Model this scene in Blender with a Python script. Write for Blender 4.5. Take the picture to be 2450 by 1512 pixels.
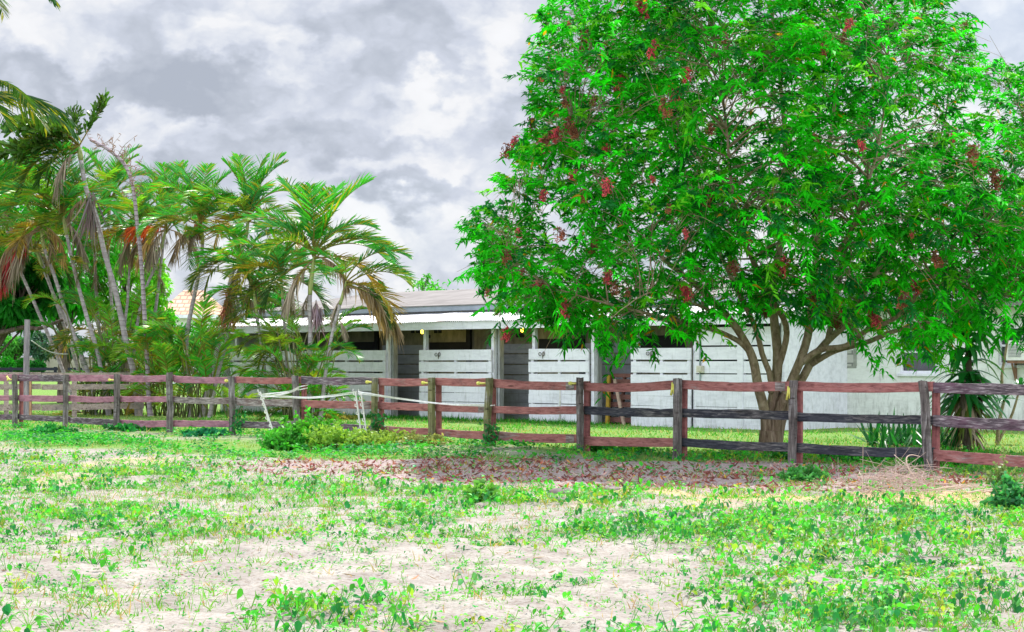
import bpy, math
import numpy as np
from math import radians as R, sin, cos, pi

# ------------------------------------------------------------------ camera, sky, sun, exposure
SC = bpy.context.scene
for _o in list(bpy.data.objects):
    bpy.data.objects.remove(_o)
COL = SC.collection
CX, HOR, F, EYE = 1224.5, 870.0, 4762.0, 1.6       # picture measured 2449 px wide: centre, horizon, focal length; eye height in m

cam_d = bpy.data.cameras.new('camera')
cam = bpy.data.objects.new('camera', cam_d)
COL.objects.link(cam)
cam.location = (0, 0, EYE)
cam.rotation_euler = (R(90), 0, 0)
cam_d.sensor_width = 36.0
cam_d.lens = 36.0 * F / 2449.0
cam_d.shift_y = (HOR - 756.0) / 2449.0
cam_d.clip_start, cam_d.clip_end = 0.1, 6000
SC.camera = cam

SUN_EL, SUN_AZ = R(58), R(24)                      # azimuth from +Y (away from the camera) towards +X (right)
sun_d = bpy.data.lights.new('sun', 'SUN')
sun_d.energy, sun_d.angle, sun_d.color = 4.2, R(0.5), (1.0, 0.95, 0.88)
sun = bpy.data.objects.new('sun', sun_d)
COL.objects.link(sun)
sun.rotation_euler = (R(90) - SUN_EL, 0, pi - SUN_AZ)
sun.location = (20, 40, 60)

SC.view_settings.view_transform = 'Standard'
SC.view_settings.look = 'None'
SC.view_settings.gamma = 1.0
SC.view_settings.exposure = 0.64
SC.cycles.max_bounces = 6
SC.cycles.diffuse_bounces = 4
SC.cycles.transmission_bounces = 4
SC.cycles.transparent_max_bounces = 6

W = bpy.data.worlds.new('World')
SC.world = W
W.use_nodes = True


def build_world():
    nt = W.node_tree
    nt.nodes.clear()
    N, L = nt.nodes.new, nt.links.new

    def math_(op, a, b=None, clamp=False):
        n = N('ShaderNodeMath'); n.operation = op; n.use_clamp = clamp
        for i, v in enumerate((a, b)):
            if v is None:
                continue
            if isinstance(v, (int, float)):
                n.inputs[i].default_value = v
            else:
                L(v, n.inputs[i])
        return n.outputs[0]
    out = N('ShaderNodeOutputWorld')
    sky = N('ShaderNodeTexSky'); sky.sky_type = 'NISHITA'; sky.sun_disc = False
    sky.sun_elevation = SUN_EL; sky.sun_rotation = SUN_AZ
    bg1 = N('ShaderNodeBackground'); bg1.inputs[1].default_value = 0.11
    L(sky.outputs[0], bg1.inputs[0])
    tc = N('ShaderNodeTexCoord')
    # stretch so that clouds are wider than tall
    mp = N('ShaderNodeMapping'); mp.inputs['Scale'].default_value = (1, 1, 1.5)
    L(tc.outputs['Generated'], mp.inputs[0])
    wn = N('ShaderNodeTexNoise'); wn.inputs['Scale'].default_value = 26; wn.inputs['Detail'].default_value = 5
    wn.inputs['Roughness'].default_value = 0.55
    L(mp.outputs[0], wn.inputs['Vector'])
    sub = N('ShaderNodeVectorMath'); sub.operation = 'SUBTRACT'; sub.inputs[1].default_value = (0.5, 0.5, 0.5)
    L(wn.outputs['Color'], sub.inputs[0])
    scl = N('ShaderNodeVectorMath'); scl.operation = 'SCALE'; scl.inputs['Scale'].default_value = 0.085
    L(sub.outputs[0], scl.inputs[0])
    add = N('ShaderNodeVectorMath'); add.operation = 'ADD'
    L(tc.outputs['Generated'], add.inputs[0]); L(scl.outputs[0], add.inputs[1])
    sc2 = N('ShaderNodeVectorMath'); sc2.operation = 'SCALE'; sc2.inputs['Scale'].default_value = 0.03
    L(sub.outputs[0], sc2.inputs[0])
    add2 = N('ShaderNodeVectorMath'); add2.operation = 'ADD'
    L(tc.outputs['Generated'], add2.inputs[0]); L(sc2.outputs[0], add2.inputs[1])
    mp2 = N('ShaderNodeMapping'); mp2.inputs['Scale'].default_value = (1, 1, 1.5); mp2.inputs['Location'].default_value = (3.1, 7.7, 1.3)
    L(add2.outputs[0], mp2.inputs[0])
    n1 = N('ShaderNodeTexNoise'); n1.inputs['Scale'].default_value = 9; n1.inputs['Detail'].default_value = 7
    n1.inputs['Roughness'].default_value = 0.58
    L(mp2.outputs[0], n1.inputs['Vector'])
    # cauliflower heads: rounded cells at several sizes
    vo = N('ShaderNodeTexVoronoi'); vo.feature = 'F1'; vo.inputs['Scale'].default_value = 17
    vo.inputs['Detail'].default_value = 3; vo.inputs['Roughness'].default_value = 0.55; vo.inputs['Lacunarity'].default_value = 2.3
    L(mp2.outputs[0], vo.inputs['Vector'])
    val = math_('ADD', math_('MULTIPLY', math_('SUBTRACT', n1.outputs[0], 0.5), 1.4), 0.73)
    val = math_('ADD', val, math_('MULTIPLY', math_('SUBTRACT', 0.45, vo.outputs['Distance']), 0.58))
    # cloud masses: (x, y) of each in the picture as directions, size in x and y, weight (bright + / dark -)
    for x, y, rx, ry, wgt in CLOUDS:
        d = np.array([(x - CX) / F, 1.0, (HOR - y) / F]); d /= np.linalg.norm(d)
        s1 = N('ShaderNodeVectorMath'); s1.operation = 'SUBTRACT'; s1.inputs[1].default_value = tuple(d)
        L(add.outputs[0], s1.inputs[0])
        s2 = N('ShaderNodeVectorMath'); s2.operation = 'MULTIPLY'
        s2.inputs[1].default_value = (F / rx, F / rx, F / ry)
        L(s1.outputs[0], s2.inputs[0])
        ln = N('ShaderNodeVectorMath'); ln.operation = 'LENGTH'; L(s2.outputs[0], ln.inputs[0])
        mr = N('ShaderNodeMapRange'); mr.interpolation_type = 'SMOOTHERSTEP'
        edge = 0.25 if wgt > 0 else 0.0
        mr.inputs['From Min'].default_value = edge; mr.inputs['From Max'].default_value = 1.4
        mr.inputs['To Min'].default_value = wgt; mr.inputs['To Max'].default_value = 0
        L(ln.outputs['Value'], mr.inputs['Value'])
        val = math_('ADD', val, mr.outputs[0])
    ramp = N('ShaderNodeValToRGB')
    e = ramp.color_ramp.elements
    e[0].position = 0.0; e[0].color = (0.45, 0.495, 0.585, 1)
    e[1].position = 1.0; e[1].color = (0.93, 0.94, 0.97, 1)
    for p, c in ((0.22, (0.53, 0.575, 0.665, 1)), (0.45, (0.64, 0.685, 0.79, 1)), (0.62, (0.76, 0.795, 0.87, 1)), (0.80, (0.90, 0.91, 0.94, 1))):
        k = e.new(p); k.color = c
    L(val, ramp.inputs[0])
    # clouds opposite the sun, behind the camera, are brightened as added fill for the facade
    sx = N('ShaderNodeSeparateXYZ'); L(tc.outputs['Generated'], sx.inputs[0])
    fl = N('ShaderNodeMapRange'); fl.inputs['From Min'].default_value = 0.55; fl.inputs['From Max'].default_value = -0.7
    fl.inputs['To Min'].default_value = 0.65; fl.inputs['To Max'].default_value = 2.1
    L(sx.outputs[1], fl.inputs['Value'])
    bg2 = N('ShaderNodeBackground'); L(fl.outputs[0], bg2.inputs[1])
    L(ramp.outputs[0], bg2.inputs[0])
    n3 = N('ShaderNodeTexNoise'); n3.inputs['Scale'].default_value = 3.0; n3.inputs['Detail'].default_value = 6
    L(mp2.outputs[0], n3.inputs['Vector'])
    mr = N('ShaderNodeMapRange'); mr.inputs['From Min'].default_value = 0.32; mr.inputs['From Max'].default_value = 0.5
    mr.inputs['To Min'].default_value = 0.75; mr.inputs['To Max'].default_value = 1.0
    L(n3.outputs[0], mr.inputs[0])
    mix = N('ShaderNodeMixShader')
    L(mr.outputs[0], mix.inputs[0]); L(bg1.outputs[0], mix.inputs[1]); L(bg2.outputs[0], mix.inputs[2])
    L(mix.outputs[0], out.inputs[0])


CLOUDS = [
    # dark undersides
    (400, 215, 330, 80, -0.30), (770, 310, 200, 60, -0.32), (130, 190, 200, 60, -0.18), (1010, 450, 220, 45, -0.26),
    (1005, 66, 120, 60, -0.20), (720, 25, 90, 50, -0.10), (1250, 200, 60, 220, -0.20), (880, 470, 160, 40, -0.16),
    (2400, 60, 160, 90, -0.16), (200, 290, 120, 30, -0.08),
    # bright tops
    (560, 80, 150, 90, 0.34), (740, 130, 110, 60, 0.28), (1000, 265, 110, 50, 0.36), (905, 385, 100, 40, 0.28), (1060, 375, 100, 60, 0.28),
    (1165, 200, 75, 120, 0.36), (1150, 60, 120, 90, 0.20), (350, 330, 180, 55, 0.34), (500, 350, 110, 50, 0.24),
    (120, 70, 180, 70, 0.24), (840, 530, 160, 60, 0.40), (1040, 580, 180, 70, 0.30),
    (600, 620, 500, 110, 0.36), (2000, 450, 700, 600, 0.32), (30, 420, 200, 80, 0.2),
]
build_world()

# ------------------------------------------------------------------ helpers
RNG = np.random.default_rng(11)


def U(a, b, n=None):
    return RNG.uniform(a, b, n)


def hash2(ix, iy, seed):
    h = (ix.astype(np.int64) * 374761393 + iy.astype(np.int64) * 668265263 + seed * 974711) & 0x7fffffff
    h = ((h ^ (h >> 13)) * 1274126177) & 0x7fffffff
    h = (h ^ (h >> 16)) & 0x7fffffff
    return (h % 100003) / 100003.0


def vnoise(x, y, seed=0):
    x = np.asarray(x, float); y = np.asarray(y, float)
    ix, iy = np.floor(x), np.floor(y)
    fx, fy = x - ix, y - iy
    fx = fx * fx * (3 - 2 * fx); fy = fy * fy * (3 - 2 * fy)
    a = hash2(ix, iy, seed); b = hash2(ix + 1, iy, seed); c = hash2(ix, iy + 1, seed); d = hash2(ix + 1, iy + 1, seed)
    return (a * (1 - fx) + b * fx) * (1 - fy) + (c * (1 - fx) + d * fx) * fy


def fbm(x, y, seed=0, oct=4):
    s, a, t = 0, 0.5, 0
    for i in range(oct):
        s = s + a * vnoise(np.asarray(x) * 2 ** i, np.asarray(y) * 2 ** i, seed + i * 17); t += a; a *= 0.5
    return s / t


def sstep(a, b, x):
    t = np.clip((np.asarray(x, float) - a) / (b - a), 0, 1)
    return t * t * (3 - 2 * t)


# fence line on the ground: from the far left post to the near right post
FA = np.array([-11.93, 48.2]); FB = np.array([6.16, 29.3])
FU = (FB - FA) / np.linalg.norm(FB - FA); FN = np.array([-FU[1], FU[0]])   # FN points away from the camera
FLEN = float(np.linalg.norm(FB - FA))


def gz(X, Y, fine=True):
    """height of the ground"""
    X = np.asarray(X, float); Y = np.asarray(Y, float)
    rx, ry = X - FA[0], Y - FA[1]
    s = (rx * FU[0] + ry * FU[1]) / FLEN; q = rx * FN[0] + ry * FN[1]
    ridge = 0.11 * np.exp(-(q / 1.6) ** 2) * sstep(0.0, 0.07, s) * (1 - sstep(0.55, 1.0, s))
    z = ridge + 0.6 * sstep(70, 112, Y)
    if fine:
        k = 1 - sstep(30, 42, Y)
        z = z + (fbm(X * 1.1, Y * 1.1, 5, 3) - 0.5) * 0.10 * (0.35 + 0.65 * k) * (1 - sstep(60, 80, Y))
        z = z + (fbm(X * 4.0, Y * 3.2, 9, 3) - 0.5) * 0.085 * k
    return z


def P(px, py, d):
    """point seen at (px, py) of the measured picture at d metres depth"""
    return np.array([(px - CX) / F * d, d, EYE - (py - HOR) / F * d])


def PG(px, py):
    """point of the ground seen at (px, py)"""
    d = F * EYE / (py - HOR)
    for _ in range(8):
        X = (px - CX) / F * d
        d = 0.5 * d + 0.5 * F * (EYE - float(gz(X, d))) / (py - HOR)
    X = (px - CX) / F * d
    return np.array([X, d, float(gz(X, d))])


def pix(X, Y, Z=0.0):
    return CX + X / Y * F, HOR + (EYE - Z) / Y * F


def link(o, parent=None):
    COL.objects.link(o)
    if parent is not None:
        o.parent = parent
    return o


def tag(o, label=None, cat=None, group=None, kind=None):
    if label: o['label'] = label
    if cat: o['category'] = cat
    if group: o['group'] = group
    if kind: o['kind'] = kind
    return o


def empty(name, loc, label, cat, group=None):
    o = bpy.data.objects.new(name, None)
    o.location = loc; o.empty_display_size = 0.2
    link(o)
    return tag(o, label, cat, group)


def mesh(name, V, faces, mat, tint=None, smooth=False, uv=None):
    """faces: list of integer arrays (M,3) or (M,4)"""
    V = np.asarray(V, np.float32).reshape(-1, 3)
    me = bpy.data.meshes.new(name)
    faces = [np.asarray(f, np.int32) for f in faces if len(f)]
    me.vertices.add(len(V)); me.vertices.foreach_set('co', V.ravel())
    loops = np.concatenate([f.ravel() for f in faces])
    tot = np.concatenate([np.full(len(f), f.shape[1], np.int32) for f in faces])
    start = np.concatenate([[0], np.cumsum(tot)[:-1]]).astype(np.int32)
    me.loops.add(len(loops)); me.loops.foreach_set('vertex_index', loops)
    me.polygons.add(len(tot)); me.polygons.foreach_set('loop_start', start)
    me.polygons.foreach_set('use_smooth', np.full(len(tot), bool(smooth)))
    me.update(calc_edges=True)
    if tint is not None:
        a = me.attributes.new('tint', 'FLOAT_COLOR', 'POINT')
        t = np.ones((len(V), 4), np.float32); t[:, :3] = np.asarray(tint)[:, :3]
        a.data.foreach_set('color', t.ravel())
    if mat is not None:
        me.materials.append(mat)
    me.validate()
    return me


def obj(name, V, faces, mat, parent=None, tint=None, smooth=False):
    V = np.asarray(V, float).reshape(-1, 3)
    if parent is not None:
        V = V - np.array(parent.location)
        p = parent
        while p.parent is not None:
            p = p.parent; V = V - np.array(p.location)
    o = bpy.data.objects.new(name, mesh(name, V, faces, mat, tint, smooth))
    return link(o, parent)


class MB:
    """collects shapes of ONE part"""
    def __init__(s):
        s.V, s.Q, s.T, s.C, s.n = [], [], [], [], 0

    def add(s, V, Q=None, T=None, tint=None):
        V = np.asarray(V, float).reshape(-1, 3)
        s.V.append(V)
        if Q is not None and len(Q): s.Q.append(np.asarray(Q) + s.n)
        if T is not None and len(T): s.T.append(np.asarray(T) + s.n)
        c = np.ones((len(V), 3))
        if tint is not None:
            c = np.broadcast_to(np.asarray(tint, float), (len(V), 3))
        s.C.append(c)
        s.n += len(V)
        return s

    def hexa(s, p, tint=None):
        """8 corners: bottom ring 0-3 then top ring 4-7"""
        return s.add(p, [(0, 3, 2, 1), (4, 5, 6, 7), (0, 1, 5, 4), (1, 2, 6, 5), (2, 3, 7, 6), (3, 0, 4, 7)], tint=tint)

    def box(s, x0, x1, y0, y1, z0, z1, tint=None):
        return s.hexa([(x0, y0, z0), (x1, y0, z0), (x1, y1, z0), (x0, y1, z0), (x0, y0, z1), (x1, y0, z1), (x1, y1, z1), (x0, y1, z1)], tint)

    def tube(s, path, rad, sides=8, tint=None, caps=True, flute=0, fl_n=5):
        path = np.asarray(path, float); n = len(path)
        rad = np.broadcast_to(np.asarray(rad, float), (n,))
        tan = np.gradient(path, axis=0); tan /= np.linalg.norm(tan, axis=1)[:, None] + 1e-9
        ref = np.array([0.0, 1.0, 0.0]) if abs(tan[0][1]) < 0.8 else np.array([1.0, 0, 0])
        a = np.cross(tan, ref); a /= np.linalg.norm(a, axis=1)[:, None] + 1e-9
        b = np.cross(tan, a)
        ang = np.arange(sides) / sides * 2 * pi
        rr = rad[:, None] * (1 + flute * np.cos(ang * fl_n + 0.6)[None, :])
        V = path[:, None, :] + rr[..., None] * (np.cos(ang)[None, :, None] * a[:, None, :] + np.sin(ang)[None, :, None] * b[:, None, :])
        i = np.arange(n - 1)[:, None] * sides; j = np.arange(sides)[None, :]; k = (j + 1) % sides
        Q = np.stack([i + j, i + k, i + sides + k, i + sides + j], -1).reshape(-1, 4)
        V = V.reshape(-1, 3); T = []
        if caps:
            V = np.vstack([V, path[0], path[-1]])
            c0, c1 = n * sides, n * sides + 1
            jj = np.arange(sides); kk = (jj + 1) % sides
            T = np.vstack([np.stack([kk, jj, np.full(sides, c0)], -1), np.stack([(n - 1) * sides + jj, (n - 1) * sides + kk, np.full(sides, c1)], -1)])
        return s.add(V, Q, T, tint)

    def build(s, name, mat, parent=None, smooth=False, use_tint=False):
        V = np.vstack(s.V); F_ = []
        if s.Q: F_.append(np.vstack(s.Q))
        if s.T: F_.append(np.vstack(s.T))
        return obj(name, V, F_, mat, parent, np.vstack(s.C) if use_tint else None, smooth)

    def mesh(s, name, mat, smooth=False, use_tint=True):
        F_ = []
        if s.Q: F_.append(np.vstack(s.Q))
        if s.T: F_.append(np.vstack(s.T))
        return mesh(name, np.vstack(s.V), F_, mat, np.vstack(s.C) if use_tint else None, smooth)


def resample(pts, n):
    """smooth curve through points"""
    p = np.asarray(pts, float)
    d = np.concatenate([[0], np.cumsum(np.linalg.norm(np.diff(p, axis=0), axis=1))])
    t = np.linspace(0, d[-1], n)
    m = np.gradient(p, d, axis=0)
    k = np.clip(np.searchsorted(d, t, 'right') - 1, 0, len(p) - 2)
    h = (d[k + 1] - d[k])[:, None]; u = ((t - d[k]) / (d[k + 1] - d[k]))[:, None]
    return ((2 * u ** 3 - 3 * u ** 2 + 1) * p[k] + (u ** 3 - 2 * u ** 2 + u) * h * m[k] + (-2 * u ** 3 + 3 * u ** 2) * p[k + 1] + (u ** 3 - u ** 2) * h * m[k + 1])


def unit(v):
    v = np.asarray(v, float)
    return v / (np.linalg.norm(v, axis=-1, keepdims=True) + 1e-9)


def blades(mb, o, d, side, bend, L, Wd, prof, tint, fold=0.0, hook=None):
    """many leaves at once: origin, direction, side vector, bend vector (times t squared), length, half width, width profile"""
    o = np.asarray(o, float); n = len(o)
    if n == 0:
        return
    prof = np.asarray(prof, float); K = len(prof)
    t = np.linspace(0, 1, K)[None, :, None]
    L = np.broadcast_to(np.asarray(L, float), (n,))[:, None, None]
    Wd = np.broadcast_to(np.asarray(Wd, float), (n,))[:, None, None]
    d, side = unit(d), unit(side)
    c = o[:, None, :] + L * (t * d[:, None, :] + t ** 2 * np.asarray(bend)[:, None, :])
    if hook is not None:
        c = c + L * np.asarray(hook)[:, None, None] * (t * (1 - t) * 4) * side[:, None, :]
    off = side[:, None, :] * Wd * prof[None, :, None]
    tint = np.broadcast_to(np.asarray(tint, float), (n, 3))
    if fold == 0.0:
        V = np.stack([c - off, c + off], 2)
        m = 2
    else:
        nr = unit(np.cross(side, d))[:, None, :] * Wd * prof[None, :, None] * fold
        V = np.stack([c - off + nr, c, c + off + nr], 2)
        m = 3
    base = (np.arange(n) * K * m)[:, None, None]
    i = (np.arange(K - 1) * m)[None, :, None]; j = np.arange(m - 1)[None, None, :]
    q = base + i + j
    Q = np.stack([q, q + 1, q + m + 1, q + m], -1).reshape(-1, 4)
    mb.add(V.reshape(-1, 3), Q)
    mb.C[-1] = np.repeat(tint, K * m, axis=0)


def rand_dirs(n, up=0.0):
    v = RNG.normal(size=(n, 3)); v[:, 2] += up
    return unit(v)


def perp(d, tilt=None):
    """a random unit vector at right angles to each d"""
    return unit(np.cross(d, RNG.normal(size=d.shape)))


def jit(col, n, v=0.25, hue=0.12):
    c = np.asarray(col, float)[None, :] * (1 + U(-v, v, n))[:, None]
    c = c * (1 + RNG.uniform(-hue, hue, (n, 3)))
    return np.clip(c, 0.002, 0.95)


# ------------------------------------------------------------------ materials
def new_mat(name):
    m = bpy.data.materials.new(name); m.use_nodes = True
    nt = m.node_tree
    return m, nt, nt.nodes['Principled BSDF'], nt.nodes['Material Output']


def noise_node(nt, scale, detail=5, rough=0.55, vec=None, dist=0.0):
    n = nt.nodes.new('ShaderNodeTexNoise')
    n.inputs['Scale'].default_value = scale; n.inputs['Detail'].default_value = detail
    n.inputs['Roughness'].default_value = rough; n.inputs['Distortion'].default_value = dist
    if vec is not None: nt.links.new(vec, n.inputs['Vector'])
    return n


def ramp_node(nt, src, stops):
    r = nt.nodes.new('ShaderNodeValToRGB')
    e = r.color_ramp.elements
    e[0].position, e[0].color = stops[0][0], (*stops[0][1], 1)
    e[1].position, e[1].color = stops[-1][0], (*stops[-1][1], 1)
    for p, c in stops[1:-1]:
        k = e.new(p); k.color = (*c, 1)
    nt.links.new(src, r.inputs[0])
    return r


def mix_node(nt, fac, a, b, blend='MIX'):
    m = nt.nodes.new('ShaderNodeMix'); m.data_type = 'RGBA'; m.blend_type = blend
    for i, v in ((0, fac), (6, a), (7, b)):
        if isinstance(v, (int, float)): m.inputs[i].default_value = v
        elif isinstance(v, tuple): m.inputs[i].default_value = (*v, 1)
        else: nt.links.new(v, m.inputs[i])
    return m.outputs[2]


def coords(nt, rotz=0.0, scale=(1, 1, 1), kind='Object'):
    tc = nt.nodes.new('ShaderNodeTexCoord'); mp = nt.nodes.new('ShaderNodeMapping')
    mp.vector_type = 'POINT'
    # rotate first, then scale, so that the grain follows the rail
    mp.inputs['Rotation'].default_value = (0, 0, rotz)
    nt.links.new(tc.outputs[kind], mp.inputs[0])
    m2 = nt.nodes.new('ShaderNodeMapping'); m2.inputs['Scale'].default_value = scale
    nt.links.new(mp.outputs[0], m2.inputs[0])
    return m2.outputs[0]


def bump(nt, bsdf, h, strength=0.4, dist=0.02):
    b = nt.nodes.new('ShaderNodeBump'); b.inputs['Strength'].default_value = strength; b.inputs['Distance'].default_value = dist
    nt.links.new(h, b.inputs['Height']); nt.links.new(b.outputs[0], bsdf.inputs['Normal'])


def leaf_mat(name, trans=0.4, rough=0.45, gain=(1.3, 1.15, 0.7), spec=0.4, mottled=True):
    m, nt, b, out = new_mat(name)
    at = nt.nodes.new('ShaderNodeAttribute'); at.attribute_name = 'tint'
    col = at.outputs['Color']
    if mottled:
        n = noise_node(nt, 9.0, 3, vec=coords(nt))
        r = ramp_node(nt, n.outputs[0], [(0.3, (0.72, 0.78, 0.7)), (0.7, (1.2, 1.12, 1.15))])
        col = mix_node(nt, 1.0, col, r.outputs[0], 'MULTIPLY')
    nt.links.new(col, b.inputs['Base Color'])
    b.inputs['Roughness'].default_value = rough
    b.inputs['Specular IOR Level'].default_value = spec
    if trans > 0:
        tr = nt.nodes.new('ShaderNodeBsdfTranslucent')
        nt.links.new(mix_node(nt, 1.0, col, gain, 'MULTIPLY'), tr.inputs[0])
        ms = nt.nodes.new('ShaderNodeMixShader'); ms.inputs[0].default_value = trans
        nt.links.new(b.outputs[0], ms.inputs[1]); nt.links.new(tr.outputs[0], ms.inputs[2])
        nt.links.new(ms.outputs[0], out.inputs[0])
    return m


FANG = math.atan2(FU[1], FU[0])


def wood_mat(name, cols, weather, wcol, rotz=-FANG, grain=(3.2, 16, 30), rough=0.85):
    """painted or bare boards: cols = paint colours, weather 0..1 = how much bare wood shows through"""
    m, nt, b, out = new_mat(name)
    v = coords(nt, rotz, grain)
    big = noise_node(nt, 0.9, 4, vec=coords(nt, rotz, (1, 2, 2)))
    fine = noise_node(nt, 1.6, 8, 0.65, vec=v, dist=0.6)
    paint = ramp_node(nt, fine.outputs[0], [(0.3, cols[0]), (0.5, cols[1]), (0.72, cols[2])]).outputs[0]
    bare = ramp_node(nt, fine.outputs[0], [(0.32, wcol[0]), (0.5, wcol[1]), (0.68, wcol[2])]).outputs[0]
    add = nt.nodes.new('ShaderNodeMath'); add.operation = 'ADD'
    nt.links.new(big.outputs[0], add.inputs[0])
    mul = nt.nodes.new('ShaderNodeMath'); mul.operation = 'MULTIPLY'; mul.inputs[1].default_value = 0.55
    nt.links.new(fine.outputs[0], mul.inputs[0]); nt.links.new(mul.outputs[0], add.inputs[1])
    lo = 1.15 - weather * 0.75
    fac = ramp_node(nt, add.outputs[0], [(max(0, lo - 0.08), (0, 0, 0)), (lo + 0.08, (1, 1, 1))]).outputs[0]
    col = mix_node(nt, fac, paint, bare)
    bl = noise_node(nt, 2.2, 7, 0.75, vec=coords(nt, rotz, (1.5, 3, 4)))
    col = mix_node(nt, 0.75, col, ramp_node(nt, bl.outputs[0], [(0.34, (0.42, 0.40, 0.42)), (0.52, (1, 1, 1)), (0.75, (1.25, 1.22, 1.2))]).outputs[0], 'MULTIPLY')
    knots = nt.nodes.new('ShaderNodeTexVoronoi'); knots.inputs['Scale'].default_value = 1.0
    nt.links.new(coords(nt, rotz, (1.6, 5, 9)), knots.inputs['Vector'])
    kr = ramp_node(nt, knots.outputs['Distance'], [(0.0, (0.12, 0.09, 0.08)), (0.10, (0.4, 0.35, 0.33)), (0.16, (1, 1, 1))]).outputs[0]
    col = mix_node(nt, 0.85, col, kr, 'MULTIPLY')
    nt.links.new(col, b.inputs['Base Color'])
    b.inputs['Roughness'].default_value = rough
    b.inputs['Specular IOR Level'].default_value = 0.25
    bump(nt, b, fine.outputs[0], 0.6, 0.012)
    return m


def plain_mat(name, c0, c1, scale=6.0, rough=0.8, spec=0.3, metal=0.0, bmp=0.2, detail=6, stretch=(1, 1, 1)):
    m, nt, b, out = new_mat(name)
    n = noise_node(nt, scale, detail, 0.6, vec=coords(nt, 0, stretch))
    nt.links.new(ramp_node(nt, n.outputs[0], [(0.3, c0), (0.7, c1)]).outputs[0], b.inputs['Base Color'])
    b.inputs['Roughness'].default_value = rough; b.inputs['Specular IOR Level'].default_value = spec
    b.inputs['Metallic'].default_value = metal
    if bmp: bump(nt, b, n.outputs[0], bmp, 0.01)
    return m


def emit_mat(name, col, s):
    m, nt, b, out = new_mat(name)
    b.inputs['Base Color'].default_value = (*col, 1)
    b.inputs['Emission Color'].default_value = (*col, 1); b.inputs['Emission Strength'].default_value = s
    return m


M = {}
GREYWOOD = ((0.07, 0.065, 0.06), (0.20, 0.185, 0.175), (0.38, 0.355, 0.345))
M['rail_red'] = wood_mat('rail_red', ((0.19, 0.06, 0.055), (0.35, 0.14, 0.125), (0.43, 0.20, 0.18)), 0.26, ((0.08, 0.06, 0.05), (0.20, 0.15, 0.13), (0.36, 0.30, 0.28)))
M['rail_pink'] = wood_mat('rail_pink', ((0.22, 0.09, 0.12), (0.36, 0.17, 0.21), (0.44, 0.23, 0.27)), 0.28, ((0.10, 0.07, 0.08), (0.25, 0.2, 0.21), (0.45, 0.4, 0.42)))
M['rail_weathered'] = wood_mat('rail_weathered', ((0.09, 0.045, 0.065), (0.19, 0.10, 0.14), (0.28, 0.16, 0.20)), 0.62, ((0.03, 0.024, 0.027), (0.12, 0.095, 0.105), (0.42, 0.36, 0.37)))
M['rail_black'] = wood_mat('rail_black', ((0.018, 0.019, 0.026), (0.045, 0.046, 0.058), (0.10, 0.10, 0.115)), 0.45, ((0.02, 0.019, 0.02), (0.07, 0.066, 0.066), (0.24, 0.22, 0.21)))
M['rail_brown'] = wood_mat('rail_brown', ((0.10, 0.06, 0.055), (0.2, 0.14, 0.125), (0.3, 0.22, 0.2)), 0.6, ((0.06, 0.05, 0.045), (0.25, 0.21, 0.19), (0.5, 0.44, 0.42)))
M['post_grey'] = wood_mat('post_grey', ((0.05, 0.043, 0.04), (0.13, 0.11, 0.10), (0.27, 0.235, 0.22)), 0.42, GREYWOOD, grain=(14, 14, 1.3))
M['post_red'] = wood_mat('post_red', ((0.17, 0.05, 0.05), (0.32, 0.115, 0.11), (0.40, 0.16, 0.15)), 0.08, GREYWOOD, grain=(14, 14, 1.3))
M['post_moss'] = wood_mat('post_moss', ((0.09, 0.085, 0.04), (0.2, 0.19, 0.09), (0.33, 0.3, 0.18)), 0.35, GREYWOOD, grain=(14, 14, 1.3))
M['rear_wood'] = wood_mat('rear_wood', ((0.26, 0.18, 0.15), (0.45, 0.34, 0.3), (0.58, 0.48, 0.44)), 0.3, GREYWOOD)
M['white_plastic'] = plain_mat('white_plastic', (0.66, 0.62, 0.58), (0.86, 0.84, 0.82), 14, 0.55)
M['yellow_plastic'] = plain_mat('yellow_plastic', (0.55, 0.5, 0.06), (0.75, 0.72, 0.2), 20, 0.5)


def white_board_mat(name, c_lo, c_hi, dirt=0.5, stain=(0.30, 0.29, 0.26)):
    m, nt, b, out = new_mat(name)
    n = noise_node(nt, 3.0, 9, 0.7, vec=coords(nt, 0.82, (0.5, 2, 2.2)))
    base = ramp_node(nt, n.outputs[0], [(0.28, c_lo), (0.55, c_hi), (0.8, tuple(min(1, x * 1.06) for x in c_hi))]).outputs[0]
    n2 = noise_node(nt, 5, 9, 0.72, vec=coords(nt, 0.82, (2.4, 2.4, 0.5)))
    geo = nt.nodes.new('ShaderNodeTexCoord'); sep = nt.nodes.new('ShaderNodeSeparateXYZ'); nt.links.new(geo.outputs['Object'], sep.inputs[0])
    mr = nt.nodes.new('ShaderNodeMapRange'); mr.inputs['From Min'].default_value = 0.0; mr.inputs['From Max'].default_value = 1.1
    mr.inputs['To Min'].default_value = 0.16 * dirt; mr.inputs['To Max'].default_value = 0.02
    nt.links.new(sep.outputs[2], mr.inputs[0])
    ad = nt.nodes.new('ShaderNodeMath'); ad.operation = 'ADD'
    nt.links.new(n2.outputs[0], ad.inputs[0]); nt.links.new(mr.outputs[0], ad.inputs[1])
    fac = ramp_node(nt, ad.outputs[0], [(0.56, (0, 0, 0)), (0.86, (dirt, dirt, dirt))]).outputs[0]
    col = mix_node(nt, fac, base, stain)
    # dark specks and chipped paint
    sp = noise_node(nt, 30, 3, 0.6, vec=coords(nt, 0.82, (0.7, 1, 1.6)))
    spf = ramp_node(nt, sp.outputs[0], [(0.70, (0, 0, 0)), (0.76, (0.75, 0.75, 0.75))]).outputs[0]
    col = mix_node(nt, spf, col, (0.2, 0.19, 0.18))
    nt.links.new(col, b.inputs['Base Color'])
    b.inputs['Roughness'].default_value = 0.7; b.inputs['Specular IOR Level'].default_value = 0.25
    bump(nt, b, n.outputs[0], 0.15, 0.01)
    return m


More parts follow.
